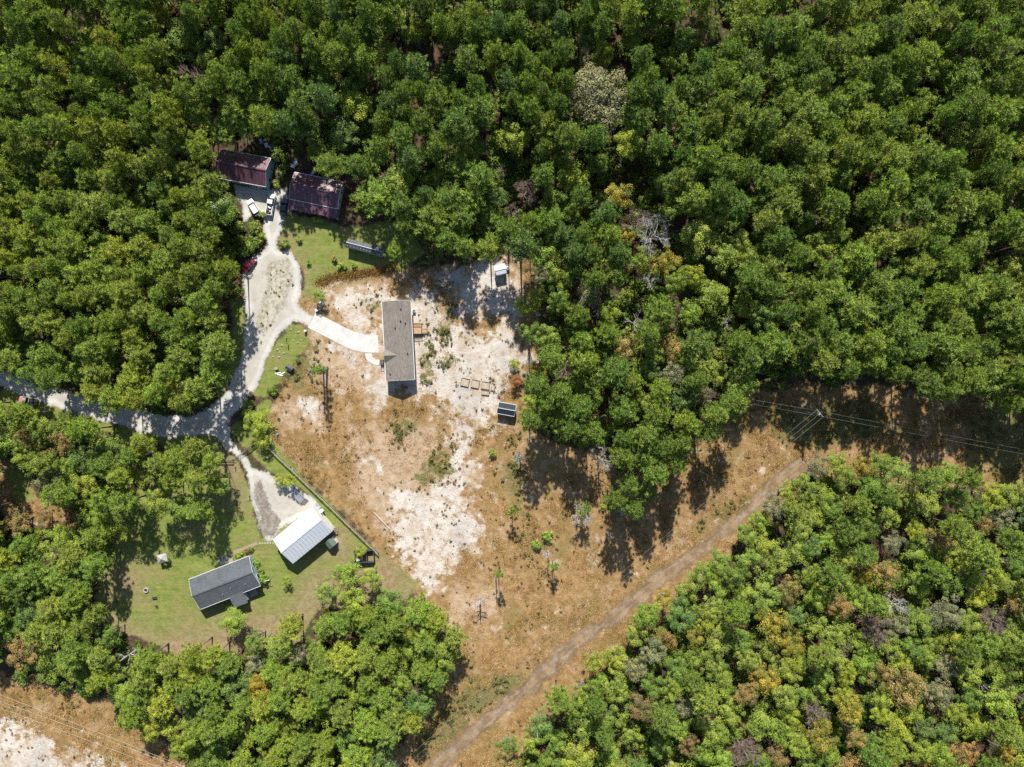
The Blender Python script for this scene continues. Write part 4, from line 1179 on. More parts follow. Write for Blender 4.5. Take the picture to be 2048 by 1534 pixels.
d12 = (P(745, 1590, 12) - P(1640, 827, 12)).normalized()
n12 = Vector((-d12.y, d12.x, 0))
t1, w1 = pole(1640, 827, 'grey wooden utility pole in the shaded corridor', (n12.x, n12.y))
t3, w3 = pole(745, 1590, 'utility pole beyond the bottom of the corridor', (n12.x, n12.y))
for k, nm in ((-1.2, 'lane side'), (0, 'middle'), (1.2, 'track side')):
    o = n12 * k + Vector((0, 0, 11.9))
    wire(w1 + o, w3 + o, 2.2, {-1.2: 'power cable of the corridor nearest the sandy field', 0: 'middle power cable of the three over the dry corridor', 1.2: 'power cable of the corridor nearest the dirt track'}[k], 'cables over the dry corridor')
eR, eL = P(2290, 948, 11), P(1385, 782, 10)
dR = (eR - eL).normalized(); nR = Vector((-dR.y, dR.x, 0))
pole(2290, 948, 'utility pole beyond the edge of the shaded corridor', (nR.x, nR.y), 11)
pole(1385, 782, 'utility pole hidden among the trees of the middle wood', (nR.x, nR.y), 10)
for k in (-0.6, 0.6):
    o = nR * k
    wire(w1 + o + Vector((0, 0, 10.4)), eR + o + Vector((0, 0, 10.4)), 1.4, ('upper' if k > 0 else 'lower') + ' cable crossing the shaded corridor towards the photo edge', 'cables along the shaded corridor')
    wire(w1 + o + Vector((0, 0, 10.4)), eL + o + Vector((0, 0, 9.4)), 0.8, ('upper' if k > 0 else 'lower') + ' cable from the shaded pole into the middle wood', 'cables into the middle wood')
for k in range(3):
    a = w1 + n12 * (k - 1) * 0.7 + Vector((0, 0, 10.8))
    b = P(1625 + k * 12, 783, 0) + Vector((0, 0, 0))
    pts = [Vector((0, 0, 0)), (P(1645 + k * 9, 775, 4) + Vector((0, 0, 4))) - a]
    tag(MB().tube(pts, 0.018, 4).build('guy_wire', wire_m, None, a), ['guy wire of the shaded pole nearest the middle wood', 'central guy wire of the shaded utility pole', 'guy wire of the shaded pole farthest from the middle wood'][k], 'guy wire', 'guy wires of the shaded pole')
for (a, b, lb) in (((-120, 1343, ), (430, 1557), 'upper cable over the dry strip beside the white sand lot'), ((-120, 1359), (430, 1560), 'middle cable over the dry strip beside the white sand lot'), ((-120, 1371), (430, 1577), 'lower cable over the dry strip beside the white sand lot')):
    wire(P(*a, 9) + Vector((0, 0, 9.3)), P(*b, 9) + Vector((0, 0, 9.3)), 0.5, lb, 'cables over the dry strip')
for (a, lb) in (((-122, 1358), 'utility pole off the near end of the dry strip'), ((432, 1566), 'utility pole off the far end of the dry strip')):
    pole(a[0], a[1], lb, (0.36, 0.93), 9.6)

#@@TREES@@
# ------------------------------------------------------------------ vegetation
def leaf_mat(name, trans=0.3, rough=0.55):
    t = NT(name)
    tint = t.attr('tint', 'INSTANCER', 'Color')
    v = t.attr('var')
    c = t.mix(t.ss(v, 0.0, 1.0), t.mix(1.0, tint, (0.62, 0.68, 0.75), 'MULTIPLY'), t.mix(1.0, tint, (1.42, 1.30, 1.05), 'MULTIPLY'))
    pt = t.math('MULTIPLY', t.attr('patch', 'INSTANCER'), t.math('SUBTRACT', 1.0, t.ss(v, 0.25, 0.6)))
    c = t.mix(pt, c, (0.15, 0.185, 0.036))
    t.base(c, rough, 0.2)
    tl = t.n('ShaderNodeBsdfTranslucent')
    t.L(t.mix(1.0, c, (1.1, 1.25, 0.6), 'MULTIPLY'), tl.inputs[0])
    mx = t.n('ShaderNodeMixShader')
    mx.inputs[0].default_value = trans
    t.L(t.b.outputs[0], mx.inputs[1]); t.L(tl.outputs[0], mx.inputs[2])
    t.L(mx.outputs[0], t.out.inputs[0])
    return t.m


NEEDLE = leaf_mat('pine_needles', 0.16)
LEAF = leaf_mat('broad_leaves', 0.2)
GRASS = leaf_mat('grass_blades', 0.25, 0.8)
BARK = simple('pine_bark', (0.17, 0.12, 0.09), 0.35, 2.5, 0.95, bump=0.4, streak=(1, 1, 0.3))
BARK2 = simple('grey_bark', (0.24, 0.215, 0.19), 0.3, 2.5, 0.95, bump=0.3, streak=(1, 1, 0.3))
DEAD = simple('bleached_twigs', (0.36, 0.34, 0.32), 0.25, 2, 0.95)
TWIG = simple('brown_twigs', (0.20, 0.145, 0.12), 0.3, 2, 0.95)


def unit(n, r):
    v = r.normal(size=(n, 3))
    return v / np.linalg.norm(v, axis=1, keepdims=True)


def blades(c, d, ln, wd, r):
    """thin triangles from c along d"""
    s = np.cross(d, unit(len(d), r))
    s /= np.linalg.norm(s, axis=1, keepdims=True) + 1e-9
    a = c - s * (wd / 2)[:, None]
    b = c + s * (wd / 2)[:, None]
    e = c + d * ln[:, None]
    return np.stack([a, b, e], 1).reshape(-1, 3)


def leaves(c, nrm, size, r):
    n = len(c)
    t = np.cross(nrm, unit(n, r)); t /= np.linalg.norm(t, axis=1, keepdims=True) + 1e-9
    b = np.cross(nrm, t)
    hs = size[:, None] / 2
    return np.stack([c - t * hs, c - b * hs * 0.7, c + t * hs, c + b * hs * 0.7], 1).reshape(-1, 3)


def soup(name, co, k, m, var):
    f = np.arange(len(co), dtype=np.int32).reshape(-1, k)
    me = np_mesh(name, co, f, m)
    fattr(me, 'var', var, 'FACE')
    return me


def pine_crown(seed, H=18.0, Rm=2.9, base=0.48, nb=64):
    r = np.random.default_rng(seed)
    C, D, Ln, V = [], [], [], []
    tw = MB()
    for i in range(nb):
        u = (i + r.random()) / nb
        z = H * (base + (1 - base) * u)
        prof = math.sin(math.pi * min(1, 0.24 + 0.72 * u)) ** 0.75
        rad = Rm * prof * r.uniform(0.6, 1.12)
        if u > 0.93: rad *= 0.5
        az = i * 2.39996 + r.uniform(-0.5, 0.5)
        rise = r.uniform(-0.05, 0.35) * rad
        dirv = np.array([math.cos(az), math.sin(az), 0])
        tip = dirv * rad + np.array([0, 0, z + rise])
        tw.tube([(0, 0, z - 0.1), tuple(tip * np.array([0.6, 0.6, 1]) - np.array([0, 0, rise * 0.5])), tuple(tip)], [0.05, 0.035, 0.015], 3, False)
        npf = 1 + int(rad > 1.0) + int(rad > 1.9) + int(rad > 2.7)
        for j in range(npf):
            f = 1 - 0.62 * j / max(1, npf - 1) if npf > 1 else 1
            c = dirv * rad * f + np.array([0, 0, z + rise * f]) + r.normal(size=3) * np.array([0.35, 0.35, 0.25])
            n = 36
            d = unit(n, r) * 0.85 + np.array([0, 0, 0.55]) + dirv * 0.3
            d /= np.linalg.norm(d, axis=1, keepdims=True)
            C.append(np.repeat(c[None], n, 0) + d * 0.08); D.append(d)
            Ln.append(r.uniform(0.45, 0.82, n) * r.uniform(0.8, 1.2)); V.append(np.clip(r.uniform(0.2, 0.8) + r.normal(size=n) * 0.18, 0, 1))
    C, D, Ln, V = map(np.concatenate, (C, D, Ln, V))
    co = blades(C, D, Ln, r.uniform(0.085, 0.165, len(C)), r)
    return soup('crown', co, 3, NEEDLE, V), tw


def trunk_mesh(seed, H, r0, bark, twigs=None, lean=0.25):
    r = random.Random(seed)
    m = MB()
    n = 7
    bx, by = r.uniform(-lean, lean), r.uniform(-lean, lean)
    m.tube([(bx * math.sin(i / n * 3.1), by * math.sin(i / n * 3.1), H * i / n) for i in range(n + 1)], [r0 * (1 - 0.85 * i / n) + (0.06 if i == 0 else 0) for i in range(n + 1)], 7)
    if twigs: m.add(twigs.v, twigs.f)
    return m.mesh('trunk', bark, True)


def broad_crown(seed, H=14.0, Rm=3.6, zlow=0.35, nl=34, per=64, lsz=(0.28, 0.52), lump=(0.75, 1.25), flat=0.62, mat=None):
    r = np.random.default_rng(seed)
    C, N, V = [], [], []
    zc = H * (1 + zlow) / 2
    rz = H * (1 - zlow) / 2
    tw = MB()
    for i in range(nl):
        d = unit(1, r)[0]
        if d[2] < -0.25: d[2] *= -0.6
        d /= np.linalg.norm(d)
        k = r.uniform(0.55, 0.95) if r.random() < 0.75 else r.uniform(0.2, 0.5)
        c = np.array([d[0] * Rm * k * r.uniform(0.8, 1.05), d[1] * Rm * k * r.uniform(0.8, 1.05), zc + d[2] * rz * k])
        lr = r.uniform(*lump) * Rm / 3.6
        if i % 2 == 0: tw.tube([(0, 0, H * zlow * 0.8), (c[0] * 0.5, c[1] * 0.5, (H * zlow * 0.8 + c[2]) / 2), tuple(c)], [0.075, 0.05, 0.02], 4, False)
        n = per
        u = unit(n, r)
        u[:, 2] = np.where(u[:, 2] < -0.3, -u[:, 2], u[:, 2])
        q = u * lr * r.uniform(0.6, 1.0, n)[:, None] * np.array([1, 1, flat + 0.15])
        nr = u + r.normal(size=(n, 3)) * 0.42 + np.array([0, 0, 0.3])
        nr /= np.linalg.norm(nr, axis=1, keepdims=True)
        C.append(c + q); N.append(nr); V.append(np.clip(r.uniform(0.15, 0.85) + r.normal(size=n) * 0.18, 0, 1))
    C, N, V = map(np.concatenate, (C, N, V))
    co = leaves(C, N, r.uniform(*lsz, len(C)), r)
    return soup('crown', co, 4, mat or LEAF, V), tw


def bare_tree_mesh(seed, H, Rm, mat, dens=1.0, thick=0.16, upright=0.35, zl=0.3):
    r = random.Random(seed)
    br = MB()

    def grow(p, d, ln, rad, lv):
        n = 3
        pts = [p]
        for i in range(n):
            d = (d + Vector((r.gauss(0, .18), r.gauss(0, .18), r.gauss(0.03, .12)))).normalized()
            pts.append(pts[-1] + d * ln / n)
        br.tube(pts, [rad, rad * .85, rad * .7, rad * .5], 4 if lv < 2 else 3, False)
        if lv >= 4: return
        for k in range(int((4 if lv < 3 else 4) * dens + r.random())):
            j = r.choice((1, 2, 2, 3, 3))
            e = (d + Vector((r.gauss(0, .75), r.gauss(0, .75), r.gauss(.12, .4)))).normalized()
            grow(pts[j], e, ln * r.uniform(.5, .72), rad * .58, lv + 1)
    for i in range(int(7 * dens)):
        a = i * 2.4
        z = H * (zl + (0.7 - zl) * r.random())
        grow(Vector((0, 0, z)), Vector((math.cos(a), math.sin(a), upright + r.random() * .4)).normalized(), Rm * r.uniform(.45, .62), thick * .5, 1)
    tr = MB().tube([(0, 0, 0), (0.05, 0.05, H * .35), (-.05, 0, H * .7), (0, .05, H * .92)], [thick, thick * .85, thick * .55, thick * .2], 7)
    return br.mesh('branches', mat, False), tr.mesh('trunk', mat, True)


NP, NB = 11, 13
PINES, BROADS = [], []
for i in range(NP):
    H = 18.0
    cr, tw = pine_crown(100 + i, H, 2.6 + 0.17 * (i % 4), 0.52 + 0.035 * (i % 4), 58 + 4 * (i % 3))
    PINES.append((cr, trunk_mesh(i, H * 0.97, 0.2, BARK, tw)))
for i in range(NB):
    H = 14.0
    cr, tw = broad_crown(200 + i, H, 3.6, 0.10 + 0.06 * (i % 3), 30 + 4 * (i % 5), 120, (0.17, 0.33), (0.55, 1.3), 0.55 + 0.06 * (i % 4))
    BROADS.append((cr, trunk_mesh(50 + i, H * 0.75, 0.2, BARK2, tw, 0.15)))
OAK, tw_ = broad_crown(300, 17, 9.0, 0.35, 120, 90, (0.3, 0.6), (0.55, 0.9), 0.7)
OAKT = trunk_mesh(301, 12, 0.45, BARK2, tw_, 0.3)

# ---- where crowns show: everything but the clearings (photo pixels at crown height)
CLR = [
    [(438, 300), (470, 290), (520, 278), (555, 296), (570, 318), (600, 335), (640, 342), (690, 355), (702, 385), (695, 420), (720, 455), (752, 462), (770, 485), (782, 520), (840, 522), (885, 505), (915, 528), (965, 528),
     (985, 512), (1018, 515), (1045, 530), (1058, 560), (1038, 600), (1028, 640), (1040, 700), (1022, 760), (1042, 800), (1042, 872), (1100, 872), (1150, 880), (1192, 905), (1212, 960), (1218, 1015), (1245, 1042),
     (1290, 1028), (1332, 985), (1380, 955), (1420, 900), (1480, 850), (1508, 795), (1522, 752), (1600, 738), (1700, 755), (1790, 760), (1850, 785), (1900, 800), (1950, 812), (2010, 830), (2300, 850),
     (2300, 985), (2040, 968), (1980, 955), (1900, 932), (1800, 915), (1700, 902), (1640, 902), (1600, 945), (1540, 995), (1480, 1055), (1430, 1090), (1390, 1130), (1320, 1190), (1250, 1245), (1190, 1295),
     (1140, 1345), (1090, 1405), (1050, 1445), (990, 1490), (930, 1534), (860, 1640), (720, 1640), (800, 1500), (855, 1440), (885, 1385), (905, 1330), (935, 1275), (920, 1245), (880, 1225), (845, 1195), (805, 1185),
     (775, 1170), (770, 1130), (730, 1120), (690, 1125), (645, 1150), (630, 1205), (600, 1232), (575, 1240), (540, 1262), (500, 1272), (430, 1285), (370, 1285), (330, 1300), (300, 1285), (240, 1258), (205, 1240),
     (195, 1200), (205, 1150), (228, 1100), (245, 1060), (262, 1020), (285, 1050), (340, 1050), (400, 1040), (455, 1000), (468, 965), (440, 930), (435, 905), (418, 888), (380, 880), (330, 882), (260, 868), (190, 850),
     (120, 830), (60, 812), (0, 800), (-180, 770), (-180, 690), (0, 738), (50, 762), (150, 795), (230, 815), (330, 828), (390, 815), (438, 785), (462, 740), (470, 690), (462, 640), (455, 600), (462, 570),
     (478, 548), (462, 520), (440, 490), (438, 455), (462, 440), (492, 425), (480, 398), (458, 372), (440, 345)],
    [(-180, 1275), (0, 1335), (60, 1350), (120, 1380), (200, 1400), (250, 1450), (300, 1490), (370, 1534), (460, 1640), (-180, 1640)],
    [(-20, 920), (28, 915), (52, 960), (52, 980), (78, 1002), (145, 1012), (158, 1042), (80, 1042), (30, 1012), (-20, 1012)],
]
MIXED = [(860, 250), (1060, 240), (1200, 320), (1420, 360), (1520, 520), (1540, 700), (1480, 800), (1100, 800), (1060, 640), (1060, 480), (880, 420)]
MIXED2 = [(150, 20), (420, 60), (480, 230), (400, 260), (150, 160), (0, 140), (0, 40)]
HARD = [(1600, 900), (2300, 980), (2300, 1700), (860, 1700), (960, 1530), (1180, 1310), (1450, 1080)]
LOWL = [(-200, 790), (440, 880), (480, 1000), (250, 1050), (200, 1250), (340, 1310), (620, 1230), (640, 1130), (780, 1130), (940, 1280), (780, 1640), (460, 1640), (250, 1430), (-200, 1300)]


def inpx(poly, x, y):
    return sdf(np.array([x], float), np.array([y], float), poly)[0]


def clear_dist(X, Y):
    return np.max([sdf(X, Y, c) for c in CLR], axis=0)


TINTS = {   # linear leaf colours
    'deep green': (0.156, 0.247, 0.046), 'mid green': (0.193, 0.285, 0.049), 'fresh green': (0.228, 0.321, 0.050), 'olive green': (0.242, 0.314, 0.057),
    'yellow green': (0.280, 0.342, 0.047), 'bluish green': (0.147, 0.237, 0.063), 'golden yellow': (0.31, 0.255, 0.040), 'tan orange': (0.29, 0.20, 0.078),
    'grey green': (0.235, 0.242, 0.130), 'rusty brown': (0.18, 0.115, 0.062), 'lime green': (0.27, 0.33, 0.038), 'orange red': (0.32, 0.10, 0.05)}


def where(px, py):
    if py > 860 and px > 1000 and inpx(HARD, px, py) > 0: return 'past the dirt track'
    if px < 480 and 330 < py < 840: return 'by the gravel lane'
    if py > 1120 and 330 < px < 980: return 'below the lawn'
    if py > 780 and px < 500: return 'beside the lawn'
    if 1000 < px < 1540 and py > 500: return 'by the sandy yard'
    if px < 1000 and py < 560: return 'round the maroon roofs'
    return 'in the plantation'


used_labels = set()


ONES = 'zero one two three four five six seven eight nine ten eleven twelve thirteen fourteen fifteen sixteen seventeen eighteen nineteen'.split()
TENS = '- - twenty thirty forty fifty sixty seventy eighty ninety'.split()


def inwords(n):
    n = int(min(99, max(0, round(n))))
    return ONES[n] if n < 20 else TENS[n // 10] + ('-' + ONES[n % 10] if n % 10 else '')


def spot(px, py, dy=0):
    return f'{inwords(px / 20.48)} percent across and {inwords(py / 15.34 + dy)} percent down'


def tree_label(tone, kind, px, py):
    for dy in (0, 1, -1, 2, -2):
        l = f'{tone} {kind} {where(px, py)}, {spot(px, py, dy)}'
        if l not in used_labels: break
    used_labels.add(l)
    return l


def plant_tree(name, label, cat, group, parts, base, sc, rot, tint=None):
    t = thing(name, label, cat, base, rot, group)
    t.scale = sc
    for pn, me in parts:
        o = obj(pn, me, t)
        if pn == 'crown' and tint is not None:
            o['tint'] = [float(x) for x in tint]
            if tint[0] > tint[1] * 1.05: o['patch'] = 0.75
    return t


def jit(c, r, a=0.10):
    k = 1 + r.uniform(-a, a)
    return (c[0] * k * (1 + r.uniform(-0.07, 0.07)), c[1] * k, c[2] * k * (1 + r.uniform(-0.1, 0.1)))


TR = random.Random(21)
taken = []          # px, py, radius of hand placed crowns

# -- hand placed trees seen one by one in the photograph
SPECIAL = [   # px, py, crown radius px, height, tone, kind, label
    (1195, 196, 74, 17, 'grey green', 'oak', 'huge grey green spreading oak in the middle of the pine plantation'),
    (1237, 388, 34, 14, 'golden yellow', 'b', 'large golden yellow tree between pines above the bleached bare tree'),
    (1335, 522, 30, 13, 'golden yellow', 'b', 'golden yellow tree just below the bleached spreading bare tree'),
    (1254, 472, 19, 12, 'golden yellow', 'b', 'small golden tree close beside the bleached spreading bare tree'),
    (1425, 590, 40, 14, 'olive green', 'b', 'broad olive tree with yellow tips near the wood middle'),
    (1402, 478, 42, 16, 'olive green', 'b', 'broad rounded olive green tree beside the bleached bare tree'),
    (1548, 1256, 40, 13, 'golden yellow', 'b', 'large golden yellow tree in the wood past the dirt track'),
    (1822, 1376, 42, 14, 'tan orange', 'b', 'large tan orange tree deep in the wood past the track'),
    (1702, 1425, 30, 12, 'golden yellow', 'b', 'orange gold tree touching a rusty one past the track'),
    (1714, 1478, 22, 12, 'tan orange', 'b', 'small rusty orange tree just below the orange gold tree'),
    (1535, 1362, 34, 12, 'golden yellow', 'b', 'yellow tree below the large golden one past the track'),
    (1330, 1200, 22, 9, 'golden yellow', 'b', 'low yellow tree on the wood edge along the dirt track'),
    (1772, 1150, 30, 13, 'tan orange', 'b', 'tan orange crown at the top of the wood past the track'),
    (1800, 1460, 32, 13, 'lime green', 'b', 'bright lime tree beside the large tan orange one'),
    (2010, 1400, 46, 15, 'fresh green', 'b', 'large rounded fresh green tree by the photo edge past the track'),
    (1585, 1180, 28, 12, 'tan orange', 'b', 'tan tree standing above the large golden yellow one'),
    (1380, 1490, 24, 11, 'rusty brown', 'b', 'rusty brown tree deep in the wood near the photo bottom'),
    (1285, 1420, 30, 13, 'rusty brown', 'b', 'rusty tan crown in a dark gap past the dirt track'),
    (1345, 695, 32, 12, 'tan orange', 'b', 'tan leaved tree in the wood by the sandy yard'),
    (1252, 690, 36, 12, 'tan orange', 'b', 'pale tan broad tree below the broken dead tree'),
    (1048, 612, 25, 9, 'lime green', 'b', 'bright lime green tree at the sandy yard edge'),
    (1078, 592, 24, 8, 'olive green', 'b', 'pale feathery shrub tree beside the bright lime one'),
    (1032, 762, 15, 4, 'orange red', 'b', 'small orange red tree at the sandy yard edge'),
    (1028, 728, 13, 4, 'olive green', 'b', 'small olive tree just above the orange red one'),
    (1075, 740, 22, 8, 'golden yellow', 'b', 'yellow tipped tree beside the orange red one'),
    (1060, 805, 20, 7, 'fresh green', 'b', 'fresh green tree leaning over the dark navy shed'),
    (513, 842, 31, 7, 'yellow green', 'b', 'lone yellow green tree between the lane and the dry field'),
    (494, 826, 15, 4, 'fresh green', 'b', 'low green tree tucked beside the lone roadside tree'),
    (524, 880, 20, 5, 'yellow green', 'b', 'yellow green tree at the gate fence end'),
    (578, 962, 14, 4.5, 'lime green', 'b', 'small bright green tree above the utility trailer'),
    (560, 962, 16, 3.5, 'yellow green', 'b', 'straggly yellowish tree on the gravel edge'),
    (463, 1245, 30, 8, 'fresh green', 'b', 'round green tree right behind the grey house wing'),
    (571, 1163, 13, 3.2, 'olive green', 'b', 'round olive bush tree alone on the lawn between grey house and barn'),
    (722, 1104, 13, 3.4, 'lime green', 'b', 'bright lime shrub tree inside the dark framed pen'),
    (638, 592, 16, 4.5, 'mid green', 'b', 'thin small tree beside the rounded white boulder'),
    (796, 360, 40, 16, 'olive green', 'b', 'broad olive crowned tree past the end of the maroon farmhouse'),
    (985, 905, 9, 2.2, 'fresh green', 'b', 'low green palm like shrub in the dry field'),
    (30, 1045, 30, 9, 'tan orange', 'b', 'tan orange tree by the small left hand clearing'),
    (90, 1030, 16, 4, 'rusty brown', 'b', 'low rusty thicket tree beside the small clearing'),
    (690, 1148, 31, 11, 'fresh green', 'b', 'round fresh green tree just below the dark framed pen'),
    (742, 1158, 27, 10, 'olive green', 'b', 'olive tree at the lower corner of the dark framed pen'),
    (652, 1185, 27, 10, 'mid green', 'b', 'green tree reaching onto the lawn below the barn'),
    (705, 1205, 31, 12, 'yellow green', 'b', 'yellow green tree in the second row below the pen'),
    (345, 780, 24, 9, 'golden yellow', 'b', 'golden yellow tree at the bend inside the lane wood'),
]
bs = 0
for px, py, rp, h, tone, kind, lb in SPECIAL:
    k = S * (ALT - h * 0.75) / ALT
    rm = rp * k
    base = P(px, py, h * 0.75)
    taken.append((px, py, rp))
    tint = jit(TINTS[tone], TR, 0.06)
    if kind == 'oak':
        plant_tree('oak_tree', lb, 'tree', None, (('crown', OAK), ('trunk', OAKT)), base, (rm / 9, rm / 9, h / 17), 0.4, tint)
    else:
        cr, tk = BROADS[bs % NB]; bs += 1
        plant_tree('broadleaf_tree', lb, 'tree', 'broadleaf trees', (('crown', cr), ('trunk', tk)), base, (rm / 3.6, rm / 3.6, h / 14), TR.uniform(0, 6.28), tint)

BARE = [   # px, py, radius px, height, material, density, label
    (1308, 470, 40, 13, DEAD, 1.25, 'large bleached bare tree spreading in the middle wood'),
    (1203, 920, 30, 11, DEAD, 1.1, 'bleached bare tree at the tip of the middle wood'),
    (1795, 1212, 26, 13, DEAD, 1.1, 'pale bare tree in the wood past the dirt track'),
    (1302, 560, 22, 11, DEAD, 1.0, 'tall pale dead tree beside the golden one in the middle wood'),
    (1268, 645, 26, 8, DEAD, 0.7, 'broken dead tree with crooked limbs in the middle wood'),
    (1453, 646, 22, 8, DEAD, 0.7, 'small whitened dead tree near the plantation edge'),
    (1195, 628, 14, 8, DEAD, 0.8, 'tiny whitened dead tree left of the broken dead one'),
    (1166, 1030, 26, 9, DEAD, 1.2, 'half dead grey tree standing in the dry grass by the wood tip'),
    (958, 1210, 17, 7, DEAD, 0.8, 'grey snag among dry grass above the grove tip'),
    (1097, 1110, 13, 8, DEAD, 0.9, 'small pale snag with a green tuft in the dry grass'),
    (1055, 378, 26, 13, TWIG, 1.3, 'pinkish brown leafless tree in the plantation edge'),
    (1022, 420, 20, 11, TWIG, 1.1, 'dark branched leafless tree below the pinkish brown one'),
    (1275, 437, 30, 12, TWIG, 1.3, 'brown twiggy leafless tree just above the bleached spreading tree'),
    (1748, 1256, 30, 12, TWIG, 1.4, 'purple brown leafless tree beside the pale bare one past the track'),
    (1988, 1245, 30, 12, TWIG, 1.4, 'purple brown leafless tree nearest the photo edge past the track'),
    (1687, 1298, 16, 10, TWIG, 1.3, 'small round leafless brown tree past the track'),
    (1632, 1430, 26, 12, TWIG, 1.3, 'brown leafless tree beside the orange gold tree'),
    (1490, 1505, 36, 12, TWIG, 1.4, 'brown leafless tree at the photo bottom past the track'),
    (385, 150, 30, 13, TWIG, 1.2, 'brown leafless tree in the upper wood near the photo top'),
    (135, 70, 16, 12, TWIG, 1.1, 'small leafless tree near the top photo corner'),
    (1130, 740, 20, 9, TWIG, 1.2, 'greyish leafless tree just inside the sandy yard wood'),
    (1040, 915, 15, 6, DEAD, 1.0, 'low grey leafless tree at the shaded wood foot'),
    (248, 1317, 22, 11, DEAD, 0.7, 'pale bare limbed tree in the grove edge below the lawn'),
    (990, 1160, 7, 9, DEAD, 0.5, 'slim pale snag standing in the dry grass above the corridor'),
    (990, 343, 20, 11, TWIG, 1.2, 'reddish leafless tree between pines above the yard'),
    (1075, 1470, 8, 12, DEAD, 0.4, 'tall bare white stem at the dirt track edge'),
    (900, 1290, 9, 11, DEAD, 0.5, 'white stemmed snag at the grove tip beside the corridor'),
    (628, 735, 15, 12, DEAD, 0.9, 'thin wispy tree standing alone in the field below the driveway'),
]
for i, (px, py, rp, h, m_, dens_, lb) in enumerate(BARE):
    k = S * (ALT - h * 0.75) / ALT
    b_, t_ = bare_tree_mesh(400 + i, h, rp * k * 1.15, m_, dens_, 0.24 if rp > 14 else 0.16)
    plant_tree('bare_tree', lb, 'tree', 'leafless trees', (('branches', b_), ('trunk', t_)), P(px, py, h * 0.75), (1, 1, 1), 0)
    taken.append((px, py, rp * 1.15))

# slim field pines with small tufted heads
for i, (px, py, rp, h, lb) in enumerate(((1023, 1024, 9, 8, 'slim young pine with a small tufted head alone in the dry field'), (1108, 1134, 13, 7, 'slim green pine beside the small pale snag in dry grass'),
                                         (997, 1150, 8, 10, 'slim half green pine standing in dry grass above the corridor'), (630, 738, 12, 13, 'tall slim pine alone in the field below the driveway'),
                                         (1170, 1020, 18, 9, 'thin crowned green pine amid the half dead grey tree'))):
    cr, tw = pine_crown(500 + i, h, rp * S * 0.75, 0.6, 16) if i != 3 else pine_crown(503, h, 1.2, 0.4, 30)
    plant_tree('pine_tree', lb, 'tree', 'pine trees', (('crown', cr), ('trunk', trunk_mesh(510 + i, h * 0.97, 0.34 if i == 3 else 0.15, BARK, tw))), P(px, py, h * 0.9), (1, 1, 1), 0, jit(TINTS['mid green'], TR))
    taken.append((px, py, rp))

# small garden shrubs
SHR = [(511, 1121, 1.0, 'fresh green', 'clipped green shrub at the upper end of the grey house gable'), (514.5, 1130, 1.1, 'mid green', 'second green shrub down the grey house gable'), (519.5, 1139.5, 1.0, 'fresh green', 'middle green shrub along the grey house gable'),
       (524.5, 1149, 1.0, 'mid green', 'fourth green shrub down the grey house gable'), (529, 1158.5, 1.4, 'deep green', 'large green shrub at the lower corner of the grey house'),
       (474, 1109, 0.7, 'lime green', 'bright flowering shrub in the bed beside the porch steps'), (483, 1105, 0.7, 'fresh green', 'leafy shrub in the middle of the house flower bed'), (493, 1101, 0.8, 'orange red', 'red tinged shrub in the house flower bed'),
       (502, 1097.5, 0.8, 'deep green', 'dark shrub at the far end of the house flower bed'), (478, 1113, 0.6, 'yellow green', 'yellowish low plant against the grey house wall'),
       (570, 488, 1.3, 'deep green', 'dark leafy shrub where the lane meets the mown lawn'), (563.5, 491, 0.9, 'rusty brown', 'purplish shrub beside the dark leafy lawn shrub'), (598, 478, 0.9, 'mid green', 'narrow upright shrub alone on the mown lawn'),
       (334, 1121, 1.3, 'mid green', 'low green shrub beside the pale peaked canopy'), (313, 1212, 0.45, 'rusty brown', 'thin brownish sapling on the lawn below the bench'), (668, 517, 1.0, 'tan orange', 'orange brown shrub at the lower lawn edge'),
       (680, 530, 1.0, 'olive green', 'olive shrub between two lawn edge shrubs'), (690, 534, 0.7, 'mid green', 'small green shrub at the lower lawn edge'), (708, 530, 0.8, 'olive green', 'small dull shrub below the long grey shed'),
       (618, 524, 0.8, 'fresh green', 'small shrub at the turnaround verge'), (524, 475, 1.3, 'fresh green', 'leafy shrub between the lane and the pines'), (526, 430, 1.2, 'mid green', 'green shrub in dappled shade by the parked cars'),
       (640, 440, 1.1, 'deep green', 'dark shrub hard against the maroon farmhouse porch'), (628, 438, 0.8, 'lime green', 'yellow flowering shrub against the maroon farmhouse porch'),
       (1095, 1072, 1.5, 'fresh green', 'bright green bush in the dry grass near the slim pine'), (1072, 1090, 1.4, 'fresh green', 'bright green bush in the dry grass near the pale snag'), (1205, 1014, 1.0, 'lime green', 'small lime bush near the wood tip'),
       ]
for i, (px, py, rm, tone, lb) in enumerate(SHR):
    cr, tw = broad_crown(600 + i % 6, 1.6, 1.0, 0.05, 12, 34, (0.16, 0.34), (1.3, 1.9), 0.7) if i < 6 else (None, None)
    if cr: SHR_M = (globals().setdefault('SHM', [])); SHR_M.append((cr, trunk_mesh(620 + i, 1.1, 0.05, BARK2, tw, 0.02)))
    cr, tk = SHM[i % 6] if i < 6 else SHM[i % len(SHM)]
    plant_tree('shrub', lb, 'shrub', 'garden and field shrubs', (('crown', cr), ('stem', tk)), P(px, py, rm * 0.8), (rm, rm, rm * 0.9), TR.uniform(0, 6.28), jit(TINTS[tone], TR))

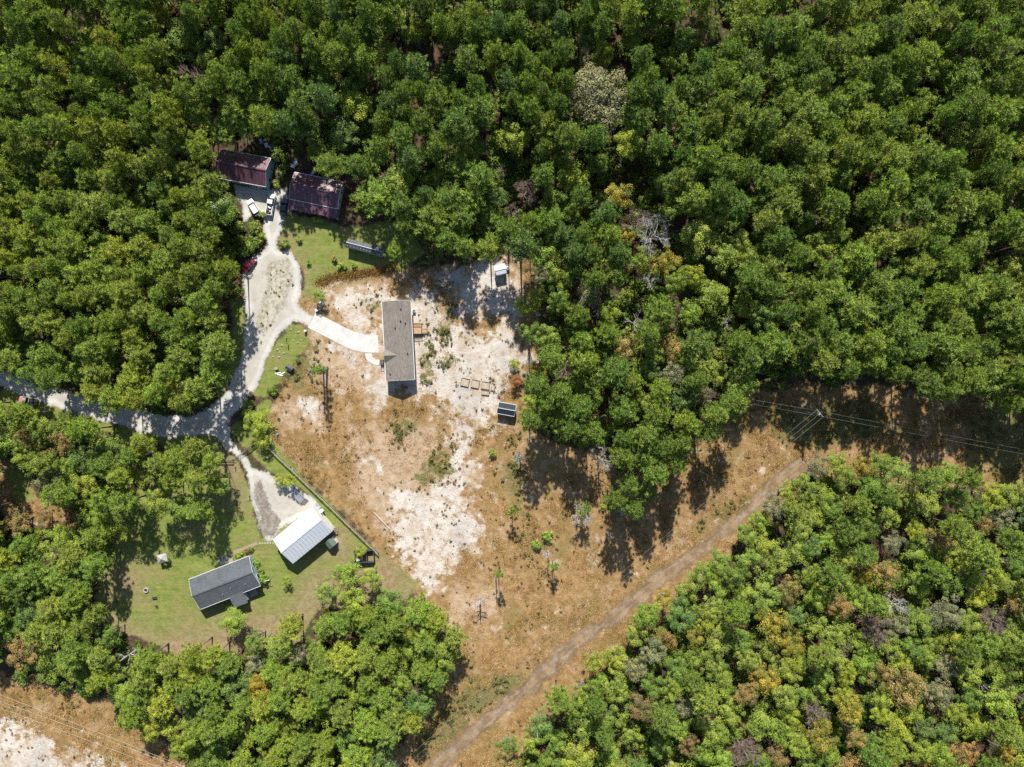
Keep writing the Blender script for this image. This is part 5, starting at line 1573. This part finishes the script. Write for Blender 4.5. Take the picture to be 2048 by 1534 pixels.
# spots the photograph shows in full sun: no tree may stand where its shade would fall there
LIT = [(P(506, 414), 3.6), (P(540, 405), 4.0), (P(560, 414), 2.2), (P(552, 440), 3.0), (P(1000, 538), 2.2), (P(826, 655), 3), (P(812, 606), 4), (P(848, 605), 3), (P(890, 690), 3), (P(560, 345), 2.0), (P(545, 470), 2.5), (P(660, 425), 2.5), (P(600, 405), 2.0), (P(705, 490), 2.5), (P(750, 500), 2.0), (P(650, 480), 2.5), (P(600, 470), 3), (P(55, 803), 3.4), (P(443, 412), 2.4)]
SUNNY = [(P(px, py, h * 0.75), rp * S * 0.8, h * 0.75) for px, py, rp, h, *_r in BARE if rp > 15] + [(P(px, py, h * 0.75), rp * S * 0.7, h * 0.75) for px, py, rp, h, tn, *_r in SPECIAL if tn in ('golden yellow', 'tan orange', 'grey green')]
# -- the woods: Poisson scatter in photo space
cand = []
cell = {}
def near_ok(x, y, rad):
    i0, j0 = int(x // 30), int(y // 30)
    for a in range(i0 - 2, i0 + 3):
        for b in range(j0 - 2, j0 + 3):
            for (u, v, w_) in cell.get((a, b), ()):
                d_ = min(rad, w_) * 0.5 + max(rad, w_) * 0.5
                if (x - u) ** 2 + (y - v) ** 2 < d_ * d_: return False
    return True
NC = 60000
cx_ = rng.uniform(-150, 2200, NC); cyy = rng.uniform(-130, 1665, NC)
cd = clear_dist(cx_, cyy)
tk_ = np.array(taken)
gap = vnoise(cx_, cyy, 75, 8) * 0.6 + vnoise(cx_, cyy, 38, 9) * 0.4
hard = np.maximum(sdf(cx_, cyy, HARD), 0) > 0
mixd = (sdf(cx_, cyy, MIXED) > 0) | (sdf(cx_, cyy, MIXED2) > 0)
lowl = sdf(cx_, cyy, LOWL) > 0
for n in range(NC):
    x, y = cx_[n], cyy[n]
    pb = 0.9 if hard[n] else 0.45 if mixd[n] else 0.42 if lowl[n] else 0.05
    isb = TR.random() < pb
    rad = TR.triangular(28, 58, 38) if isb else TR.triangular(27, 47, 34)
    if not isb and x > 1300 and y < 740: rad *= 1.2
    if not isb and y < 760 and x > 430 and not lowl[n] and gap[n] > 0.64: continue
    if cd[n] > -rad * (0.40 if isb else 0.42): continue
    if len(tk_) and (((tk_[:, 0] - x) ** 2 + (tk_[:, 1] - y) ** 2) < (tk_[:, 2] * 0.85 + rad * 0.32) ** 2).any(): continue
    if not isb and 850 < x < 1060 and 220 < y < 540: rad *= 1.15
    if 430 < x < 760 and 180 < y < 420: rad *= 1.18
    if not near_ok(x, y, rad): continue
    hh = (23 if x > 1000 or y < 320 else 18.5) if not isb else (18 if x > 1000 and not hard[n] else 14)
    bpos = P(x, y, hh * 0.78)
    cap = 99.0
    for q, wq in LIT:
        dy = bpos.y - q.y
        if abs(bpos.x - q.x) < wq and -1 < dy < hh * 1.08: cap = min(cap, dy / 1.08 - 1.0)
    if cap < 8.5: continue
    if any((bpos - q).length < 60 and abs(bpos.x - q.x) < rq and 0 < bpos.y - q.y < (hh + 2 - hq) * 1.1 for q, rq, hq in SUNNY): continue
    cell.setdefault((int(x // 30), int(y // 30)), []).append((x, y, rad))
    cand.append((x, y, rad * (1 if cap > 15 else 0.85), isb, cd[n], hard[n], mixd[n], lowl[n], cap))


def tone_for(x, y, isb, hd, mx, ll):
    u = TR.random()
    if isb:
        opts = ('mid green', 'fresh green', 'olive green', 'yellow green', 'deep green', 'bluish green', 'golden yellow', 'tan orange', 'grey green')
        w_ = (4, 4, 7, 3.5, 3, 1, 1.1, 1.3, 1.6) if hd else (4, 4, 4, 3, 4, 2, 0.5, 0.5, 0.8)
    elif x < 560 or ll:
        opts = ('mid green', 'fresh green', 'olive green', 'yellow green'); w_ = (3, 5, 4, 3)
    elif x > 1400:
        opts = ('deep green', 'mid green', 'olive green', 'fresh green'); w_ = (3, 5, 3, 2.5)
    else:
        opts = ('deep green', 'mid green', 'fresh green', 'bluish green'); w_ = (5, 5, 2.5, 2)
    return TR.choices(opts, w_)[0]


rows = []
for x, y, rad, isb, d_, hd, mx, ll, cap in cand:
    tone = tone_for(x, y, isb, hd, mx, ll)
    tint_k = 0.88 if isb else 1.0
    h = (TR.uniform(13.5, 18) if x > 1000 and not hd else TR.uniform(10, 15)) if isb else (TR.uniform(18.5, 23) if x > 1000 or y < 320 else TR.uniform(15, 19))
    if hd or (ll and y > 1060): h *= 0.82
    h = min(h, cap)
    base = P(x, y, h * (0.78 if not isb else 0.75))
    rows.append(dict(x=x, y=y, rad=rad, isb=isb, tone=tone, h=h, base=base, d=d_, tint=tuple(v * tint_k for v in jit(TINTS[tone], TR))))


def inframe(r_): return -10 < r_['x'] < 2058 and -10 < r_['y'] < 1544


pool = [r_ for r_ in rows if inframe(r_)]
pool.sort(key=lambda r_: math.hypot(r_['x'] - 900, (r_['y'] - 800) * 1.15) - r_['rad'] * 6)
npine = nbroad = 0
rest = []
LIMP, LIMB = 290, 256
for r_ in rows: r_['own'] = False
for r_ in pool:
    if r_['isb'] and nbroad < LIMB: r_['own'] = True; nbroad += 1
    elif not r_['isb'] and npine < LIMP: r_['own'] = True; npine += 1
for r_ in rows:
    isb = r_['isb']
    rm = r_['rad'] * S * (ALT - r_['h'] * 0.75) / ALT * (0.70 if isb else (0.59 if r_['x'] > 1000 or r_['y'] < 320 else 0.62))
    i = TR.randrange(NB if isb else NP)
    r_['sc'] = (rm / 3.3, rm / 3.3, r_['h'] / 14) if isb else (rm / 2.55, rm / 2.55, r_['h'] / 18)
    r_['i'] = i; r_['rot'] = TR.uniform(0, 6.28)
    if r_['own']:
        src = (BROADS if isb else PINES)[i]
        nm = 'broadleaf_tree' if isb else 'pine_tree'
        plant_tree(nm, tree_label(r_['tone'], 'broadleaf tree' if isb else 'pine', r_['x'], r_['y']), 'tree', 'broadleaf trees' if isb else 'pine trees',
                   (('crown', src[0]), ('trunk', src[1])), r_['base'], r_['sc'], r_['rot'], r_['tint'])


# -- geometry-node scatters for what nobody could count
def source_collection(name, items):
    """items: list of mesh lists; not linked to the scene"""
    c = bpy.data.collections.new(name)
    for k, mes in enumerate(items):
        if len(mes) == 1:
            me = mes[0]
        else:
            me = join_meshes(name + '_joined', mes)
        o = bpy.data.objects.new(f'{name}_{k:02d}', me)
        c.objects.link(o)
    return c


def join_meshes(name, mes):
    import bmesh
    me = bpy.data.meshes.new(name)
    bm = bmesh.new()
    cnt = []
    for k, m_ in enumerate(mes):
        bm.from_mesh(m_)
        cnt.append(len(m_.polygons))
    bm.to_mesh(me); bm.free()
    for m_ in mes: me.materials.append(m_.materials[0])
    idx = np.concatenate([np.full(c, k, np.int32) for k, c in enumerate(cnt)])
    me.polygons.foreach_set('material_index', idx)
    return me


def scatter(name, label, coll, pts, rots, scs, idx, tints, m=None):
    n = len(pts)
    me = bpy.data.meshes.new(name)
    me.vertices.add(n)
    me.vertices.foreach_set('co', np.ascontiguousarray(pts, np.float32).ravel())
    a = me.attributes.new('spin', 'FLOAT', 'POINT'); a.data.foreach_set('value', np.asarray(rots, np.float32))
    a = me.attributes.new('size', 'FLOAT_VECTOR', 'POINT'); a.data.foreach_set('vector', np.ascontiguousarray(scs, np.float32).ravel())
    a = me.attributes.new('pick', 'INT', 'POINT'); a.data.foreach_set('value', np.asarray(idx, np.int32))
    a = me.attributes.new('tint', 'FLOAT_COLOR', 'POINT')
    tc = np.ones((n, 4), np.float32); tc[:, :3] = tints
    a.data.foreach_set('color', tc.ravel())
    o = obj(name, me)
    ng = bpy.data.node_groups.new(name + '_scatter', 'GeometryNodeTree')
    ng.interface.new_socket('Geometry', in_out='INPUT', socket_type='NodeSocketGeometry')
    ng.interface.new_socket('Geometry', in_out='OUTPUT', socket_type='NodeSocketGeometry')
    N = ng.nodes.new
    gi, go = N('NodeGroupInput'), N('NodeGroupOutput')
    ci = N('GeometryNodeCollectionInfo'); ci.inputs['Collection'].default_value = coll
    ci.inputs['Separate Children'].default_value = True; ci.inputs['Reset Children'].default_value = True
    ip = N('GeometryNodeInstanceOnPoints'); ip.inputs['Pick Instance'].default_value = True

    def na(nm, ty):
        q = N('GeometryNodeInputNamedAttribute'); q.data_type = ty; q.inputs['Name'].default_value = nm
        return q.outputs[0]
    cb = N('ShaderNodeCombineXYZ')
    L = ng.links.new
    L(na('spin', 'FLOAT'), cb.inputs['Z'])
    L(gi.outputs[0], ip.inputs['Points']); L(ci.outputs[0], ip.inputs['Instance'])
    L(na('pick', 'INT'), ip.inputs['Instance Index']); L(cb.outputs[0], ip.inputs['Rotation']); L(na('size', 'FLOAT_VECTOR'), ip.inputs['Scale'])
    L(ip.outputs[0], go.inputs[0])
    md = o.modifiers.new('scatter', 'NODES'); md.node_group = ng
    return tag(o, label, kind='stuff')


for isb, nm, lb in ((False, 'pine_forest', 'dense green pine plantation filling the outer woods'), (True, 'broadleaf_forest', 'mixed green and autumn broadleaf wood behind the nearer trees')):
    rs = [r_ for r_ in rows if r_['isb'] == isb and not r_['own']]
    src = source_collection(nm + '_source', [list(x) for x in (BROADS if isb else PINES)])
    scatter(nm, lb, src, [tuple(r_['base']) for r_ in rs], [r_['rot'] for r_ in rs], [r_['sc'] for r_ in rs], [r_['i'] for r_ in rs], [r_['tint'] for r_ in rs])
print('trees', len(rows), 'own pines', npine, 'own broadleaf', nbroad)


# undergrowth under the woods
def tuft(seed, n, hgt, spread, wd):
    r = np.random.default_rng(seed)
    c = np.c_[r.normal(size=(n, 2)) * spread, np.zeros(n)]
    d = np.c_[r.normal(size=(n, 2)) * 0.6, np.ones(n)]
    d /= np.linalg.norm(d, axis=1, keepdims=True)
    co = blades(c, d, r.uniform(0.5, 1.0, n) * hgt, r.uniform(0.6, 1.4, n) * wd, r)
    return soup('tuft', co, 3, GRASS, np.clip(r.normal(size=n) * 0.25 + 0.5, 0, 1))


UND = [broad_crown(700 + i, 1.7, 1.1, 0.1, 9, 26, (0.25, 0.45), (1.5, 2.2), 0.7)[0] for i in range(5)]
und_src = source_collection('undergrowth_source', [[m_] for m_ in UND])
NU = 34000
X = rng.uniform(-165, 165, NU); Y = rng.uniform(-128, 128, NU)
zz = zones(X, Y)
dens = vnoise(X, Y, 9, 31)
road_d = np.maximum(sdf(X, Y, W(ROAD)), sdf(X, Y, W(tk_up + tk_dn[::-1])))
bld = [P(487, 335), P(632, 388), P(729, 494), P(1000, 539), P(1013, 820), P(797, 680), P(606, 1070), P(450, 1170)]
bd = np.min([np.hypot(X - b.x, Y - b.y) for b in bld], axis=0)
ok = (zz['clear'] < 0.25) & (zz['lawn'] < 0.2) & (road_d < -1) & (dens > 0.25) & (bd > 10)
gt = np.array([TINTS[k] for k in ('deep green', 'mid green', 'fresh green', 'olive green', 'rusty brown', 'yellow green')])
ii = rng.choice(6, NU, p=(0.22, 0.24, 0.2, 0.16, 0.10, 0.08))
sz = rng.uniform(0.5, 1.7, NU)
scatter('undergrowth', 'low leafy undergrowth on the forest floor', und_src, np.c_[X, Y, np.zeros(NU)][ok], rng.uniform(0, 6.28, NU)[ok], np.c_[sz, sz, sz * rng.uniform(0.6, 1.2, NU)][ok], rng.integers(0, 5, NU)[ok], (gt[ii] * rng.uniform(0.5, 0.8, (NU, 1)))[ok])

# dry grass
TUF = [tuft(800 + i, 22, 0.42, 0.42, 0.10) for i in range(5)]
dg_src = source_collection('dry_grass_source', [[m_] for m_ in TUF])
NG = 150000
X = rng.uniform(-150, 145, NG); Y = rng.uniform(-115, 45, NG)
zz = zones(X, Y)
cl1 = vnoise(X, Y, 3.2, 41); cl2 = vnoise(X, Y, 11, 42)
road_d = np.maximum(sdf(X, Y, W(ROAD)), sdf(X, Y, W(tk_up + tk_dn[::-1])) + 0.5)
bx = np.zeros(NG, bool)
for (px, py, l_, w_, a_) in ((797, 681, 12, 5, -87), (606, 1070, 8.5, 6.5, 39), (450, 1165, 9.5, 7, 21), (700, 660, 11, 5, -20), (1013, 818, 3.2, 2.6, 0), (1001, 539, 2.6, 2.2, 0)):
    c_ = P(px, py); ca, sa = math.cos(R(a_)), math.sin(R(a_))
    u = (X - c_.x) * ca + (Y - c_.y) * sa; v = -(X - c_.x) * sa + (Y - c_.y) * ca
    bx |= (np.abs(u) < l_) & (np.abs(v) < w_)
p_ = np.clip(zz['clear'] - zz['lawn'], 0, 1) * (1 - 0.93 * np.clip(zz['sand'] * 1.6 - 0.2, 0, 1)) * (1 - 0.6 * zz['pale']) * np.clip((cl1 - 0.3) * 3, 0.12, 1) * np.clip((cl2 - 0.15) * 2.2, 0.3, 1)
ok = (rng.random(NG) < p_) & (road_d < -0.3) & ~bx
st = np.array([(0.46, 0.29, 0.12), (0.60, 0.43, 0.21), (0.36, 0.205, 0.09), (0.34, 0.27, 0.10), (0.26, 0.25, 0.08)])
ii = np.where(rng.random(NG) < np.clip(cl2 - 0.45, 0, 0.35) * 1.6, rng.integers(3, 5, NG), rng.integers(0, 3, NG))
sz = rng.uniform(0.5, 1.35, NG) * (0.7 + 0.6 * vnoise(X, Y, 4.5, 77))
hx, hy = [], []
for (ax, ay), (bx2, by2) in (((636, 566), (690, 551)), ((690, 551), (745, 543)), ((745, 543), (795, 537))):
    for q in range(90):
        u = rng.random()
        w_ = P(ax + (bx2 - ax) * u + rng.normal() * 2, ay + (by2 - ay) * u + rng.normal() * 3)
        hx.append(w_.x); hy.append(w_.y)
X = np.r_[X, hx]; Y = np.r_[Y, hy]; ok = np.r_[ok, np.ones(len(hx), bool)]
sz = np.r_[sz, rng.uniform(1.0, 1.9, len(hx))]; ii = np.r_[ii, rng.choice([0, 3, 2], len(hx))]; NG = len(X)
scatter('dry_grass', 'tan dry grass covering the open field and corridors', dg_src, np.c_[X, Y, np.zeros(NG)][ok], rng.uniform(0, 6.28, NG)[ok], np.c_[sz, sz, sz][ok], rng.integers(0, 5, NG)[ok], (st[ii] * rng.uniform(0.85, 1.12, (NG, 1)))[ok])
print('grass', int(ok.sum()))

# low weeds: on sand, along the lane and in the corridor
NW = 60000
X = rng.uniform(-150, 145, NW); Y = rng.uniform(-115, 40, NW)
zz = zones(X, Y)
cl1 = vnoise(X, Y, 5.5, 51); cl2 = vnoise(X, Y, 1.8, 52)
road_d = np.maximum(sdf(X, Y, W(ROAD)), sdf(X, Y, W(tk_up + tk_dn[::-1])) + 1.0)
isl = sdf(X, Y, W([(542, 528), (572, 525), (588, 550), (580, 590), (560, 625), (540, 650), (524, 668), (520, 640), (528, 590)]))
bx = np.zeros(NW, bool)
for (px, py, l_, w_, a_) in ((797, 681, 12, 5, -87), (606, 1070, 8.5, 6.5, 39), (450, 1165, 9.5, 7, 21), (1013, 818, 3.2, 2.6, 0), (1001, 539, 2.6, 2.2, 0)):
    c_ = P(px, py); ca, sa = math.cos(R(a_)), math.sin(R(a_))
    u = (X - c_.x) * ca + (Y - c_.y) * sa; v = -(X - c_.x) * sa + (Y - c_.y) * ca
    bx |= (np.abs(u) < l_) & (np.abs(v) < w_)
drv = sdf(X, Y, W([Z2(*q) for q in up_e] + [Z2(*q) for q in lo_e[::-1]])) > -0.4
pw = np.clip(zz['clear'], 0, 1) * (0.05 + 0.16 * zz['sand'] + 0.6 * zz['weedy'] + 0.5 * np.clip((cl1 - 0.55) * 4, 0, 1)) * np.clip((cl2 - 0.35) * 3, 0, 1) * (1 - zz['lawn'])
pw = np.where(isl > -0.3, 0.35 * (cl1 > 0.35), np.where(road_d > -0.5, 0, pw))
ok = (rng.random(NW) < pw) & ~bx & ~drv
LOW = [broad_crown(900 + i, 0.35, 0.42, 0.02, 5, 14, (0.1, 0.2), (1.2, 2.0), 0.6)[0] for i in range(4)]
wt = np.array([(0.15, 0.13, 0.05), (0.13, 0.14, 0.04), (0.17, 0.105, 0.055), (0.11, 0.12, 0.035), (0.22, 0.15, 0.075)])
ii = np.where(zz['weedy'] > 0.5, rng.choice([1, 3, 3, 0], NW), rng.integers(0, 5, NW))
sz = rng.uniform(0.3, 1.25, NW) ** 1.4 * (1 + 0.7 * zz['weedy'])
scatter('weeds', 'small weed clumps dotting sand, verges and the turnaround', source_collection('weeds_source', [[m_] for m_ in LOW]), np.c_[X, Y, np.zeros(NW)][ok], rng.uniform(0, 6.28, NW)[ok], np.c_[sz, sz, sz][ok], rng.integers(0, 4, NW)[ok], wt[ii][ok])
print('weeds', int(ok.sum()))
